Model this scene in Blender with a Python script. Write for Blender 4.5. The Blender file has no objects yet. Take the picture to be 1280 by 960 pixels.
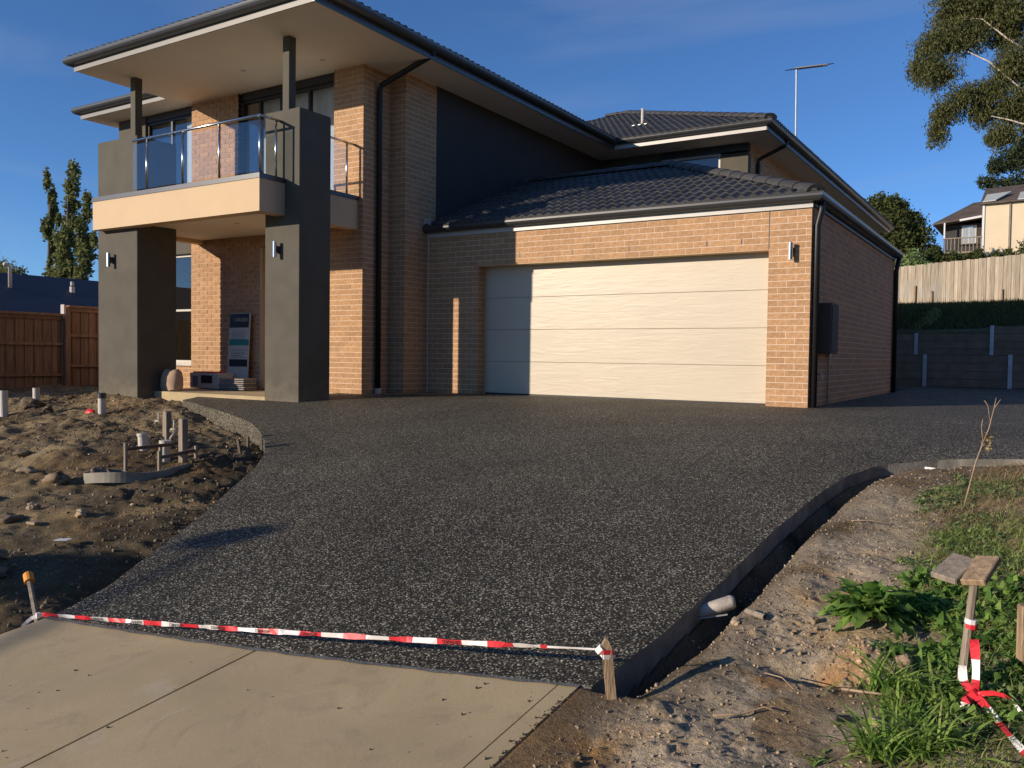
import bpy, bmesh, math, random
import numpy as np
from mathutils import Vector, Matrix
random.seed(7); rng = np.random.default_rng(7)
S = bpy.context.scene
COL = S.collection
R = math.radians

# ---------------------------------------------------------------- camera
cam_d = bpy.data.cameras.new("camera"); cam = bpy.data.objects.new("camera", cam_d); COL.objects.link(cam)
S.camera = cam
_yaw, _pitch, _roll = R(-32.22325), R(-1.87328), R(0.74181)
_f = Vector((math.sin(_yaw)*math.cos(_pitch), math.cos(_yaw)*math.cos(_pitch), math.sin(_pitch)))
_r = Vector((math.cos(_yaw), -math.sin(_yaw), 0)); _u = _r.cross(_f)
_r2 = _r*math.cos(_roll)+_u*math.sin(_roll); _u2 = -_r*math.sin(_roll)+_u*math.cos(_roll)
cam.matrix_world = Matrix(((_r2.x, _u2.x, -_f.x, 0), (_r2.y, _u2.y, -_f.y, 0), (_r2.z, _u2.z, -_f.z, 0.606), (0, 0, 0, 1)))
cam_d.sensor_width = 36; cam_d.lens = 36*1055/1280; cam_d.clip_start = .05; cam_d.clip_end = 3000

# ---------------------------------------------------------------- sky and sun
SUNV = Vector((.665, 1, -.315)).normalized()        # direction the light travels
ELEV = math.asin(-SUNV.z); ROT = math.atan2(-SUNV.x, -SUNV.y)
W = bpy.data.worlds.new("World"); S.world = W; W.use_nodes = True
nt = W.node_tree; nt.nodes.clear()
out = nt.nodes.new("ShaderNodeOutputWorld"); bg = nt.nodes.new("ShaderNodeBackground")
sky = nt.nodes.new("ShaderNodeTexSky"); sky.sky_type = 'NISHITA'; sky.sun_disc = False
sky.sun_elevation = ELEV; sky.sun_rotation = ROT; sky.altitude = 100; sky.air_density = .72; sky.dust_density = 0; sky.ozone_density = 6
bg.inputs[1].default_value = .15
# pale airlight that lifts the clear sky evenly
hz_mix = nt.nodes.new("ShaderNodeMix"); hz_mix.data_type = 'RGBA'; hz_mix.inputs[0].default_value = .02; hz_mix.inputs[7].default_value = (1.40, 3.0, 6.5, 1)
nt.links.new(sky.outputs[0], hz_mix.inputs[6])
# thin high cirrus, mapped on the sky direction
tc = nt.nodes.new("ShaderNodeTexCoord"); mp = nt.nodes.new("ShaderNodeMapping"); mp.inputs['Scale'].default_value = (1.1, 2.2, 7)
mp.inputs['Rotation'].default_value = (.25, .1, .5)
nz = nt.nodes.new("ShaderNodeTexNoise"); nz.inputs['Scale'].default_value = 1.5; nz.inputs['Detail'].default_value = 6; nz.inputs['Distortion'].default_value = .6
cr = nt.nodes.new("ShaderNodeValToRGB"); cr.color_ramp.elements[0].position = .50; cr.color_ramp.elements[1].position = .80
cr.color_ramp.elements[0].color = (0, 0, 0, 1); cr.color_ramp.elements[1].color = (.26, .26, .26, 1)
mx = nt.nodes.new("ShaderNodeMix"); mx.data_type = 'RGBA'; mx.inputs[7].default_value = (2.6, 2.9, 3.7, 1)
nt.links.new(tc.outputs['Generated'], mp.inputs[0]); nt.links.new(mp.outputs[0], nz.inputs[0]); nt.links.new(nz.outputs[0], cr.inputs[0])
nt.links.new(cr.outputs[0], mx.inputs[0]); nt.links.new(hz_mix.outputs[2], mx.inputs[6]); nt.links.new(mx.outputs[2], bg.inputs[0])
nt.links.new(bg.outputs[0], out.inputs[0])
sd = bpy.data.lights.new("sun", 'SUN'); sun = bpy.data.objects.new("sun", sd); COL.objects.link(sun)
sd.energy = 5.0; sd.angle = R(.53); sd.color = (1, .85, .68)
sun.rotation_euler = (-SUNV).to_track_quat('Z', 'Y').to_euler(); sun.location = (-8, -8, 12)
S.view_settings.view_transform = 'Standard'; S.view_settings.look = 'None'; S.view_settings.exposure = 0.0; S.view_settings.gamma = 1
S.cycles.max_bounces = 6; S.cycles.transparent_max_bounces = 12

# ---------------------------------------------------------------- materials
def lk(nt, a, b): nt.links.new(a, b)
def mat(name, col=(.5, .5, .5), rough=.8, metal=0, var=0, nscale=8, bump=0, bscale=40, col2=None, spec=.5, isl=0, detail=6, stretch=None):
    """Principled with optional noise colour variation, bump and per-piece variation."""
    m = bpy.data.materials.new(name); m.use_nodes = True; n = m.node_tree; b = n.nodes['Principled BSDF']
    b.inputs['Base Color'].default_value = (*col, 1); b.inputs['Roughness'].default_value = rough
    b.inputs['Metallic'].default_value = metal; b.inputs['Specular IOR Level'].default_value = spec
    m.diffuse_color = (*col, 1)
    tcn = n.nodes.new("ShaderNodeTexCoord"); vec = tcn.outputs['Object']
    if stretch:
        mpn = n.nodes.new("ShaderNodeMapping"); mpn.inputs['Scale'].default_value = stretch; lk(n, vec, mpn.inputs[0]); vec = mpn.outputs[0]
    c = None
    if var or col2:
        t = n.nodes.new("ShaderNodeTexNoise"); t.inputs['Scale'].default_value = nscale; t.inputs['Detail'].default_value = detail; lk(n, vec, t.inputs[0])
        r = n.nodes.new("ShaderNodeValToRGB"); e = r.color_ramp.elements
        e[0].position = .33; e[1].position = .68
        c2 = col2 or tuple(x*(1-var) for x in col)
        e[0].color = (*c2, 1); e[1].color = (*[min(1, x*(1+var*.6)) for x in col], 1)
        lk(n, t.outputs[0], r.inputs[0]); c = r.outputs[0]
    if isl:
        g = n.nodes.new("ShaderNodeNewGeometry"); oi = n.nodes.new("ShaderNodeObjectInfo")
        a = n.nodes.new("ShaderNodeMath"); a.operation = 'ADD'; lk(n, g.outputs['Random Per Island'], a.inputs[0]); lk(n, oi.outputs['Random'], a.inputs[1])
        f = n.nodes.new("ShaderNodeMath"); f.operation = 'FRACT'; lk(n, a.outputs[0], f.inputs[0])
        mr = n.nodes.new("ShaderNodeMapRange"); mr.inputs[3].default_value = 1-isl; mr.inputs[4].default_value = 1+isl*.7; lk(n, f.outputs[0], mr.inputs[0])
        mm = n.nodes.new("ShaderNodeMix"); mm.data_type = 'RGBA'; mm.blend_type = 'MULTIPLY'; mm.inputs[0].default_value = 1
        if c: lk(n, c, mm.inputs[6])
        else: mm.inputs[6].default_value = (*col, 1)
        lk(n, mr.outputs[0], mm.inputs[7]); c = mm.outputs[2]
    if c: lk(n, c, b.inputs['Base Color'])
    if bump:
        t2 = n.nodes.new("ShaderNodeTexNoise"); t2.inputs['Scale'].default_value = bscale; t2.inputs['Detail'].default_value = 5; lk(n, vec, t2.inputs[0])
        bp = n.nodes.new("ShaderNodeBump"); bp.inputs['Strength'].default_value = bump; bp.inputs['Distance'].default_value = .01
        lk(n, t2.outputs[0], bp.inputs['Height']); lk(n, bp.outputs[0], b.inputs['Normal'])
    return m
M = {}
def brick_mat(name, base, dark):
    m = mat(name, base, .85, var=.22, nscale=30, bump=.35, bscale=150, isl=.13)
    n = m.node_tree; b = n.nodes['Principled BSDF']; src = b.inputs['Base Color'].links[0].from_socket
    t = n.nodes.new("ShaderNodeTexVoronoi"); t.inputs['Scale'].default_value = 85
    tcn = n.nodes.new("ShaderNodeTexCoord"); lk(n, tcn.outputs['Object'], t.inputs[0])
    w = n.nodes.new("ShaderNodeTexNoise"); w.inputs['Scale'].default_value = 9; lk(n, tcn.outputs['Object'], w.inputs[0])
    r = n.nodes.new("ShaderNodeValToRGB"); r.color_ramp.elements[0].position = .12; r.color_ramp.elements[1].position = .26
    lk(n, t.outputs['Distance'], r.inputs[0])
    mx = n.nodes.new("ShaderNodeMix"); mx.data_type = 'RGBA'; mx.inputs[6].default_value = (*dark, 1); lk(n, r.outputs[0], mx.inputs[0]); lk(n, src, mx.inputs[7])
    lk(n, mx.outputs[2], b.inputs['Base Color']); return m
M['brick'] = brick_mat('brick', (.48, .28, .14), (.31, .165, .085))
M['mortar'] = mat('mortar', (.74, .58, .44), .95, var=.12, nscale=20, bump=.3, bscale=120)
M['render'] = mat('render_paint', (.098, .088, .066), .85, var=.12, nscale=3.4, bump=.3, bscale=160, detail=10)
def splash(m):
    n = m.node_tree; b = n.nodes['Principled BSDF']; src = b.inputs['Base Color'].links[0].from_socket; tcn = n.nodes.new("ShaderNodeTexCoord"); sx = n.nodes.new("ShaderNodeSeparateXYZ"); lk(n, tcn.outputs['Object'], sx.inputs[0])
    t = n.nodes.new("ShaderNodeTexNoise"); t.inputs['Scale'].default_value = 7; t.inputs['Detail'].default_value = 8; t.inputs['Roughness'].default_value = .7; lk(n, tcn.outputs['Object'], t.inputs[0])
    a = n.nodes.new("ShaderNodeMath"); a.operation = 'MULTIPLY_ADD'; a.inputs[1].default_value = -1.1; lk(n, t.outputs[0], a.inputs[0]); lk(n, sx.outputs[2], a.inputs[2])
    r = n.nodes.new("ShaderNodeMapRange"); r.inputs[1].default_value = -.75; r.inputs[2].default_value = -.38; r.inputs[3].default_value = .38; r.inputs[4].default_value = 0; lk(n, a.outputs[0], r.inputs[0])
    x = n.nodes.new("ShaderNodeMix"); x.data_type = 'RGBA'; x.inputs[7].default_value = (.24, .19, .13, 1); lk(n, r.outputs[0], x.inputs[0]); lk(n, src, x.inputs[6]); lk(n, x.outputs[2], b.inputs['Base Color'])
splash(M['render'])
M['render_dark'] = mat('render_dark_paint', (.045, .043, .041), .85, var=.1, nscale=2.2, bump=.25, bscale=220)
M['cream'] = mat('cream_paint', (.63, .455, .27), .75, var=.04, nscale=2, bump=.12, bscale=200)
M['soffit'] = mat('soffit_paint', (.88, .80, .68), .8, var=.04, nscale=1.5)
M['boardgrey'] = mat('grey_fascia_board', (.20, .19, .17), .4, var=.08, nscale=3)
M['pipe'] = mat('black_downpipe', (.016, .016, .017), .45, spec=.4)
M['board'] = mat('fascia_board', (.52, .50, .46), .4, var=.08, nscale=3)
M['charcoal'] = mat('charcoal_metal', (.040, .042, .043), .34, metal=.0, var=.1, nscale=5, spec=.8)
M['darkmetal'] = mat('dark_frame', (.02, .02, .022), .4)
M['steel'] = mat('stainless', (.62, .61, .59), .22, metal=1)
M['white'] = mat('white_plastic', (.56, .52, .44), .5, var=.1, nscale=14)
M['dustypipe'] = mat('dusty_pipe', (.50, .44, .37), .85, var=.35, nscale=12, bump=.3, bscale=60)
M['curtain'] = mat('curtain', (.72, .72, .70), .9, var=.06, nscale=5, stretch=(6, 6, .4))
M['interior'] = mat('interior', (.05, .05, .055), .9)
M['tile'] = mat('roof_tile', (.060, .058, .056), .62, var=.25, nscale=14, bump=.35, bscale=90, isl=.22)
M['ridge'] = mat('ridge_tile', (.062, .059, .056), .65, var=.25, nscale=14, bump=.3, bscale=60, isl=.15)
M['wood'] = mat('stake_wood', (.36, .25, .15), .85, var=.4, nscale=6, bump=.5, bscale=30, stretch=(6, 6, .8))
M['grey_wood'] = mat('weathered_wood', (.30, .25, .19), .9, var=.35, nscale=5, bump=.5, bscale=30, stretch=(8, 8, .8))
M['paling'] = mat('paling_wood', (.245, .135, .075), .9, var=.35, nscale=3, bump=.5, bscale=18, stretch=(9, 9, .6), isl=.22)
M['paling_pale'] = mat('pale_paling_wood', (.50, .42, .31), .9, var=.28, nscale=3, bump=.5, bscale=18, stretch=(9, 9, .5), isl=.22)
M['bluroof'] = mat('blue_metal_roof', (.022, .026, .042), .6, var=.08, nscale=2)
M['concrete'] = mat('concrete', (.53, .41, .222), .85, var=.16, nscale=1.6, bump=.05, bscale=90, detail=10)
def concrete_detail(m):
    n = m.node_tree; b = n.nodes['Principled BSDF']; src = b.inputs['Base Color'].links[0].from_socket; tcn = n.nodes.new("ShaderNodeTexCoord")
    def layer(src, scale, lo, hi, col, fac, stretch=(1, 1, 1), dist=0):
        mpn = n.nodes.new("ShaderNodeMapping"); mpn.inputs['Scale'].default_value = stretch; lk(n, tcn.outputs['Object'], mpn.inputs[0])
        t = n.nodes.new("ShaderNodeTexNoise"); t.inputs['Scale'].default_value = scale; t.inputs['Detail'].default_value = 8; t.inputs['Roughness'].default_value = .65; t.inputs['Distortion'].default_value = dist; lk(n, mpn.outputs[0], t.inputs[0])
        r = n.nodes.new("ShaderNodeMapRange"); r.inputs[1].default_value = lo; r.inputs[2].default_value = hi; r.inputs[4].default_value = fac; lk(n, t.outputs[0], r.inputs[0])
        x = n.nodes.new("ShaderNodeMix"); x.data_type = 'RGBA'; x.inputs[7].default_value = (*col, 1); lk(n, r.outputs[0], x.inputs[0]); lk(n, src, x.inputs[6]); return x.outputs[2]
    src = layer(src, 3.2, .52, .74, (.34, .25, .15), .8, (1, 1, 1), 1.2); src = layer(src, 5, .60, .72, (.60, .52, .38), .6, (1, .3, 1), .4)
    src = layer(src, 38, .66, .72, (.16, .12, .08), .75); src = layer(src, 140, .35, .75, (.30, .24, .16), .5)
    lk(n, src, b.inputs['Base Color'])
concrete_detail(M['concrete'])
M['edging'] = mat('plastic_edging', (.27, .25, .20), .7, var=.2, nscale=8)
M['kerb'] = mat('slab_edge_concrete', (.27, .25, .21), .9, var=.4, nscale=6, bump=.5, bscale=45)
M['slurry'] = mat('slurry', (.14, .14, .13), .9, var=.3, nscale=12, bump=.5, bscale=60)
M['sleeper'] = mat('concrete_sleeper', (.20, .17, .125), .9, var=.2, nscale=4, bump=.3, bscale=60, isl=.12)
M['gal'] = mat('galvanised_steel', (.50, .53, .56), .45, metal=.6, var=.15, nscale=9)
M['orange'] = mat('orange_plastic', (.85, .32, .03), .5, var=.1)
M['red'] = mat('red_plastic', (.75, .03, .03), .5)
M['tapered'] = mat('tape_red', (.72, .035, .05), .35)
M['tapewhite'] = mat('tape_white', (.86, .82, .80), .35)
M['black'] = mat('black_plastic', (.012, .012, .013), .45)
M['bluegrey'] = mat('blue_grey_plastic', (.15, .17, .20), .5)
M['soilstone'] = mat('stones', (.38, .29, .19), .95, var=.4, nscale=6, bump=.5, bscale=60, isl=.55)
M['clay'] = mat('clay_clod', (.44, .31, .19), .95, var=.35, nscale=14, bump=.8, bscale=60, isl=.35)
M['dirtclod'] = mat('dirt_clod', (.20, .148, .092), .95, var=.4, nscale=12, bump=.8, bscale=50, isl=.4)
M['bark'] = mat('pale_bark', (.55, .48, .40), .8, var=.3, nscale=3)
M['darkbark'] = mat('dark_bark', (.12, .09, .07), .9, var=.3, nscale=3)
M['weatherboard'] = mat('cream_cladding', (.70, .58, .40), .8, var=.05, nscale=1)
M['terracotta'] = mat('brown_roof', (.10, .075, .06), .8, var=.3, nscale=2, isl=.2)
M['lightroof'] = mat('pale_roof_sheet', (.45, .48, .47), .5, var=.1)
M['twig'] = mat('twig', (.36, .26, .17), .9, var=.3, nscale=20)
def leafmat(name, c1, c2, tr=.35, isl=True):
    m = bpy.data.materials.new(name); m.use_nodes = True; n = m.node_tree; n.nodes.clear()
    o = n.nodes.new("ShaderNodeOutputMaterial"); d = n.nodes.new("ShaderNodeBsdfPrincipled"); t = n.nodes.new("ShaderNodeBsdfTranslucent"); mx = n.nodes.new("ShaderNodeMixShader")
    d.inputs['Roughness'].default_value = .7; d.inputs['Specular IOR Level'].default_value = .2
    g = n.nodes.new("ShaderNodeNewGeometry"); r = n.nodes.new("ShaderNodeValToRGB")
    r.color_ramp.elements[0].color = (*c1, 1); r.color_ramp.elements[1].color = (*c2, 1)
    oi = n.nodes.new("ShaderNodeObjectInfo"); a = n.nodes.new("ShaderNodeMath"); a.operation = 'ADD'; f = n.nodes.new("ShaderNodeMath"); f.operation = 'FRACT'
    lk(n, g.outputs['Random Per Island'], a.inputs[0]); lk(n, oi.outputs['Random'], a.inputs[1]); lk(n, a.outputs[0], f.inputs[0]); lk(n, f.outputs[0], r.inputs[0])
    tn = n.nodes.new("ShaderNodeTexNoise"); tn.inputs['Scale'].default_value = 30; tcn = n.nodes.new("ShaderNodeTexCoord"); lk(n, tcn.outputs['Object'], tn.inputs[0])
    mr = n.nodes.new("ShaderNodeMapRange"); mr.inputs[3].default_value = .6; mr.inputs[4].default_value = 1.4; lk(n, tn.outputs[0], mr.inputs[0])
    mm = n.nodes.new("ShaderNodeMix"); mm.data_type = 'RGBA'; mm.blend_type = 'MULTIPLY'; mm.inputs[0].default_value = 1; lk(n, r.outputs[0], mm.inputs[6]); lk(n, mr.outputs[0], mm.inputs[7])
    lk(n, mm.outputs[2], d.inputs['Base Color']); lk(n, mm.outputs[2], t.inputs['Color'])
    mx.inputs[0].default_value = tr; lk(n, d.outputs[0], mx.inputs[1]); lk(n, t.outputs[0], mx.inputs[2]); lk(n, mx.outputs[0], o.inputs[0])
    m.diffuse_color = (*c1, 1); return m
M['gum'] = leafmat('eucalypt_leaf', (.060, .075, .026), (.19, .19, .075))
M['conifer'] = leafmat('conifer_leaf', (.03, .05, .025), (.07, .09, .045), .15)
M['bush'] = leafmat('bush_leaf', (.035, .055, .018), (.13, .145, .045), .3)
M['poplar'] = leafmat('poplar_leaf', (.09, .11, .035), (.30, .31, .12), .4)
M['strap'] = leafmat('strap_leaf', (.16, .30, .05), (.42, .55, .14), .45)
M['grass'] = leafmat('grass_blade', (.14, .22, .04), (.42, .50, .14), .45)
M['drygrass'] = leafmat('dry_grass_blade', (.30, .22, .11), (.55, .44, .24), .35)
M['weed'] = leafmat('weed_leaf', (.09, .20, .035), (.26, .40, .09), .4)
M['dullweed'] = leafmat('dull_weed_leaf', (.13, .20, .07), (.34, .42, .17), .3)
def glass(name, tint=(.75, .85, .9), refl=1.5):
    m = bpy.data.materials.new(name); m.use_nodes = True; n = m.node_tree; n.nodes.clear()
    o = n.nodes.new("ShaderNodeOutputMaterial"); t = n.nodes.new("ShaderNodeBsdfTransparent"); g = n.nodes.new("ShaderNodeBsdfGlossy"); mx = n.nodes.new("ShaderNodeMixShader"); f = n.nodes.new("ShaderNodeFresnel")
    t.inputs[0].default_value = (*tint, 1); g.inputs['Roughness'].default_value = 0; g.inputs[0].default_value = (1, 1, 1, 1); 
    ge = n.nodes.new("ShaderNodeNewGeometry"); mi_ = n.nodes.new("ShaderNodeMix"); mi_.data_type = 'FLOAT'; mi_.inputs[2].default_value = refl; mi_.inputs[3].default_value = 1/refl
    lk(n, ge.outputs['Backfacing'], mi_.inputs[0]); lk(n, mi_.outputs[0], f.inputs[0])
    lk(n, f.outputs[0], mx.inputs[0]); lk(n, t.outputs[0], mx.inputs[1]); lk(n, g.outputs[0], mx.inputs[2]); lk(n, mx.outputs[0], o.inputs[0]); return m
M['glass'] = glass('clear_glass', (.95, .97, .98), 1.5)
M['winglass'] = glass('window_glass', (.90, .93, .95), 1.6)
def door_mat():
    m = mat('garage_door_paint', (.55, .48, .36), .42, var=.03, nscale=2, spec=.5)
    n = m.node_tree; b = n.nodes['Principled BSDF']
    tcn = n.nodes.new("ShaderNodeTexCoord"); mpn = n.nodes.new("ShaderNodeMapping"); mpn.inputs['Scale'].default_value = (1.2, 1, 9)
    t = n.nodes.new("ShaderNodeTexNoise"); t.inputs['Scale'].default_value = 1.6; t.inputs['Detail'].default_value = 4; t.inputs['Distortion'].default_value = .8
    mpg = n.nodes.new("ShaderNodeMapping"); mpg.inputs['Scale'].default_value = (3, 1, 160)
    g = n.nodes.new("ShaderNodeTexNoise"); g.inputs['Scale'].default_value = 4
    lk(n, tcn.outputs['Object'], mpn.inputs[0]); lk(n, mpn.outputs[0], t.inputs[0]); lk(n, tcn.outputs['Object'], mpg.inputs[0]); lk(n, mpg.outputs[0], g.inputs[0])
    bp = n.nodes.new("ShaderNodeBump"); bp.inputs['Strength'].default_value = .35; bp.inputs['Distance'].default_value = .010; lk(n, t.outputs[0], bp.inputs['Height'])
    bp2 = n.nodes.new("ShaderNodeBump"); bp2.inputs['Strength'].default_value = .12; bp2.inputs['Distance'].default_value = .002; lk(n, g.outputs[0], bp2.inputs['Height']); lk(n, bp.outputs[0], bp2.inputs['Normal'])
    lk(n, bp2.outputs[0], b.inputs['Normal']); return m
M['door'] = door_mat()
def aggregate():
    m = bpy.data.materials.new('exposed_aggregate'); m.use_nodes = True; n = m.node_tree; b = n.nodes['Principled BSDF']
    tcn = n.nodes.new("ShaderNodeTexCoord")
    v = n.nodes.new("ShaderNodeTexVoronoi"); v.inputs['Scale'].default_value = 105; lk(n, tcn.outputs['Object'], v.inputs[0])
    wn = n.nodes.new("ShaderNodeTexWhiteNoise"); wn.noise_dimensions = '3D'; lk(n, v.outputs['Position'], wn.inputs[0])
    r = n.nodes.new("ShaderNodeValToRGB"); e = r.color_ramp.elements
    e[0].position = 0; e[0].color = (.030, .029, .027, 1); e[1].position = 1; e[1].color = (.70, .62, .50, 1)
    for p, c in ((.28, (.030, .027, .018)), (.44, (.062, .055, .037)), (.58, (.118, .092, .054)), (.70, (.15, .135, .092)), (.83, (.28, .255, .175)), (.93, (.46, .42, .30))):
        x = e.new(p); x.color = (*c, 1)
    r.color_ramp.interpolation = 'LINEAR'
    lk(n, wn.outputs[0], r.inputs[0])
    rr = n.nodes.new("ShaderNodeValToRGB"); rr.color_ramp.elements[0].position = .45; rr.color_ramp.elements[0].color = (1, 1, 1, 1); rr.color_ramp.elements[1].position = .72; rr.color_ramp.elements[1].color = (0, 0, 0, 1)
    lk(n, v.outputs['Distance'], rr.inputs[0])
    mx = n.nodes.new("ShaderNodeMix"); mx.data_type = 'RGBA'; mx.inputs[6].default_value = (.026, .024, .018, 1); lk(n, rr.outputs[0], mx.inputs[0]); lk(n, r.outputs[0], mx.inputs[7])
    big = n.nodes.new("ShaderNodeTexNoise"); big.inputs['Scale'].default_value = .9; big.inputs['Detail'].default_value = 5; lk(n, tcn.outputs['Object'], big.inputs[0])
    mr = n.nodes.new("ShaderNodeMapRange"); mr.inputs[1].default_value = .3; mr.inputs[2].default_value = .7; mr.inputs[3].default_value = .78; mr.inputs[4].default_value = 1.18; lk(n, big.outputs[0], mr.inputs[0])
    mm = n.nodes.new("ShaderNodeMix"); mm.data_type = 'RGBA'; mm.blend_type = 'MULTIPLY'; mm.inputs[0].default_value = 1; lk(n, mx.outputs[2], mm.inputs[6]); lk(n, mr.outputs[0], mm.inputs[7])
    lk(n, mm.outputs[2], b.inputs['Base Color']); b.inputs['Roughness'].default_value = .7; b.inputs['Specular IOR Level'].default_value = .3
    bp = n.nodes.new("ShaderNodeBump"); bp.inputs['Strength'].default_value = .7; bp.inputs['Distance'].default_value = .004; lk(n, rr.outputs[0], bp.inputs['Height']); lk(n, bp.outputs[0], b.inputs['Normal'])
    return m
M['aggregate'] = aggregate()
def soilmat(name, cols, scale):
    m = bpy.data.materials.new(name); m.use_nodes = True; n = m.node_tree; b = n.nodes['Principled BSDF']; b.inputs['Roughness'].default_value = .95; b.inputs['Specular IOR Level'].default_value = .15
    tcn = n.nodes.new("ShaderNodeTexCoord"); co = tcn.outputs['Object']
    t = n.nodes.new("ShaderNodeTexNoise"); t.inputs['Scale'].default_value = scale; t.inputs['Detail'].default_value = 8; t.inputs['Roughness'].default_value = .62; lk(n, co, t.inputs[0])
    r = n.nodes.new("ShaderNodeValToRGB"); e = r.color_ramp.elements
    e[0].position = .30; e[0].color = (*cols[0], 1); e[1].position = .72; e[1].color = (*cols[-1], 1)
    for i, c in enumerate(cols[1:-1]): x = e.new(.30+.42*(i+1)/(len(cols)-1)); x.color = (*c, 1)
    lk(n, t.outputs[0], r.inputs[0])
    f = n.nodes.new("ShaderNodeTexNoise"); f.inputs['Scale'].default_value = 55; f.inputs['Detail'].default_value = 5; f.inputs['Roughness'].default_value = .7; lk(n, co, f.inputs[0])
    mr = n.nodes.new("ShaderNodeMapRange"); mr.inputs[1].default_value = .3; mr.inputs[2].default_value = .7; mr.inputs[3].default_value = .62; mr.inputs[4].default_value = 1.35; lk(n, f.outputs[0], mr.inputs[0])
    mm = n.nodes.new("ShaderNodeMix"); mm.data_type = 'RGBA'; mm.blend_type = 'MULTIPLY'; mm.inputs[0].default_value = 1; lk(n, r.outputs[0], mm.inputs[6]); lk(n, mr.outputs[0], mm.inputs[7])
    v = n.nodes.new("ShaderNodeTexVoronoi"); v.inputs['Scale'].default_value = 48; v.inputs['Randomness'].default_value = 1; lk(n, co, v.inputs[0])
    wn = n.nodes.new("ShaderNodeTexWhiteNoise"); lk(n, v.outputs['Position'], wn.inputs[0])
    gt = n.nodes.new("ShaderNodeMath"); gt.operation = 'GREATER_THAN'; gt.inputs[1].default_value = .88; lk(n, wn.outputs[0], gt.inputs[0])
    ls = n.nodes.new("ShaderNodeMath"); ls.operation = 'LESS_THAN'; ls.inputs[1].default_value = .33; lk(n, v.outputs['Distance'], ls.inputs[0])
    mu = n.nodes.new("ShaderNodeMath"); mu.operation = 'MULTIPLY'; lk(n, gt.outputs[0], mu.inputs[0]); lk(n, ls.outputs[0], mu.inputs[1])
    m3 = n.nodes.new("ShaderNodeMix"); m3.data_type = 'RGBA'; m3.inputs[7].default_value = (.48, .42, .33, 1); lk(n, mu.outputs[0], m3.inputs[0]); lk(n, mm.outputs[2], m3.inputs[6])
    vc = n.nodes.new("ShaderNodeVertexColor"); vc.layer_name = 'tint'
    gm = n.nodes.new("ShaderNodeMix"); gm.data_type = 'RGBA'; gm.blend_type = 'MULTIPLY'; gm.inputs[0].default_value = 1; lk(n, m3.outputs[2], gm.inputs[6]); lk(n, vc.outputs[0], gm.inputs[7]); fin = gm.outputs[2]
    lk(n, fin, b.inputs['Base Color'])
    bp = n.nodes.new("ShaderNodeBump"); bp.inputs['Strength'].default_value = .9; bp.inputs['Distance'].default_value = .018; lk(n, f.outputs[0], bp.inputs['Height'])
    f2 = n.nodes.new("ShaderNodeTexNoise"); f2.inputs['Scale'].default_value = 190; f2.inputs['Detail'].default_value = 3; lk(n, co, f2.inputs[0])
    b2 = n.nodes.new("ShaderNodeBump"); b2.inputs['Strength'].default_value = .8; b2.inputs['Distance'].default_value = .005; lk(n, f2.outputs[0], b2.inputs['Height']); lk(n, bp.outputs[0], b2.inputs['Normal'])
    lk(n, b2.outputs[0], b.inputs['Normal']); return m
M['soilL'] = soilmat('left_soil', [(.065, .046, .027), (.19, .138, .075), (.33, .245, .130), (.50, .37, .19)], .9)
M['soilR'] = soilmat('right_soil', [(.12, .090, .055), (.34, .275, .185), (.48, .39, .27), (.60, .40, .20)], 1.7)
M['farground'] = mat('far_ground', (.26, .20, .12), .95, var=.35, nscale=.6, bump=.6, bscale=8)
M['asphalt'] = mat('asphalt', (.05, .05, .05), .9, var=.2, nscale=5, bump=.3, bscale=120)
M['bank'] = mat('bank_turf', (.10, .105, .035), .95, var=.5, nscale=1.3, bump=.8, bscale=9, col2=(.05, .042, .03))

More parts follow.
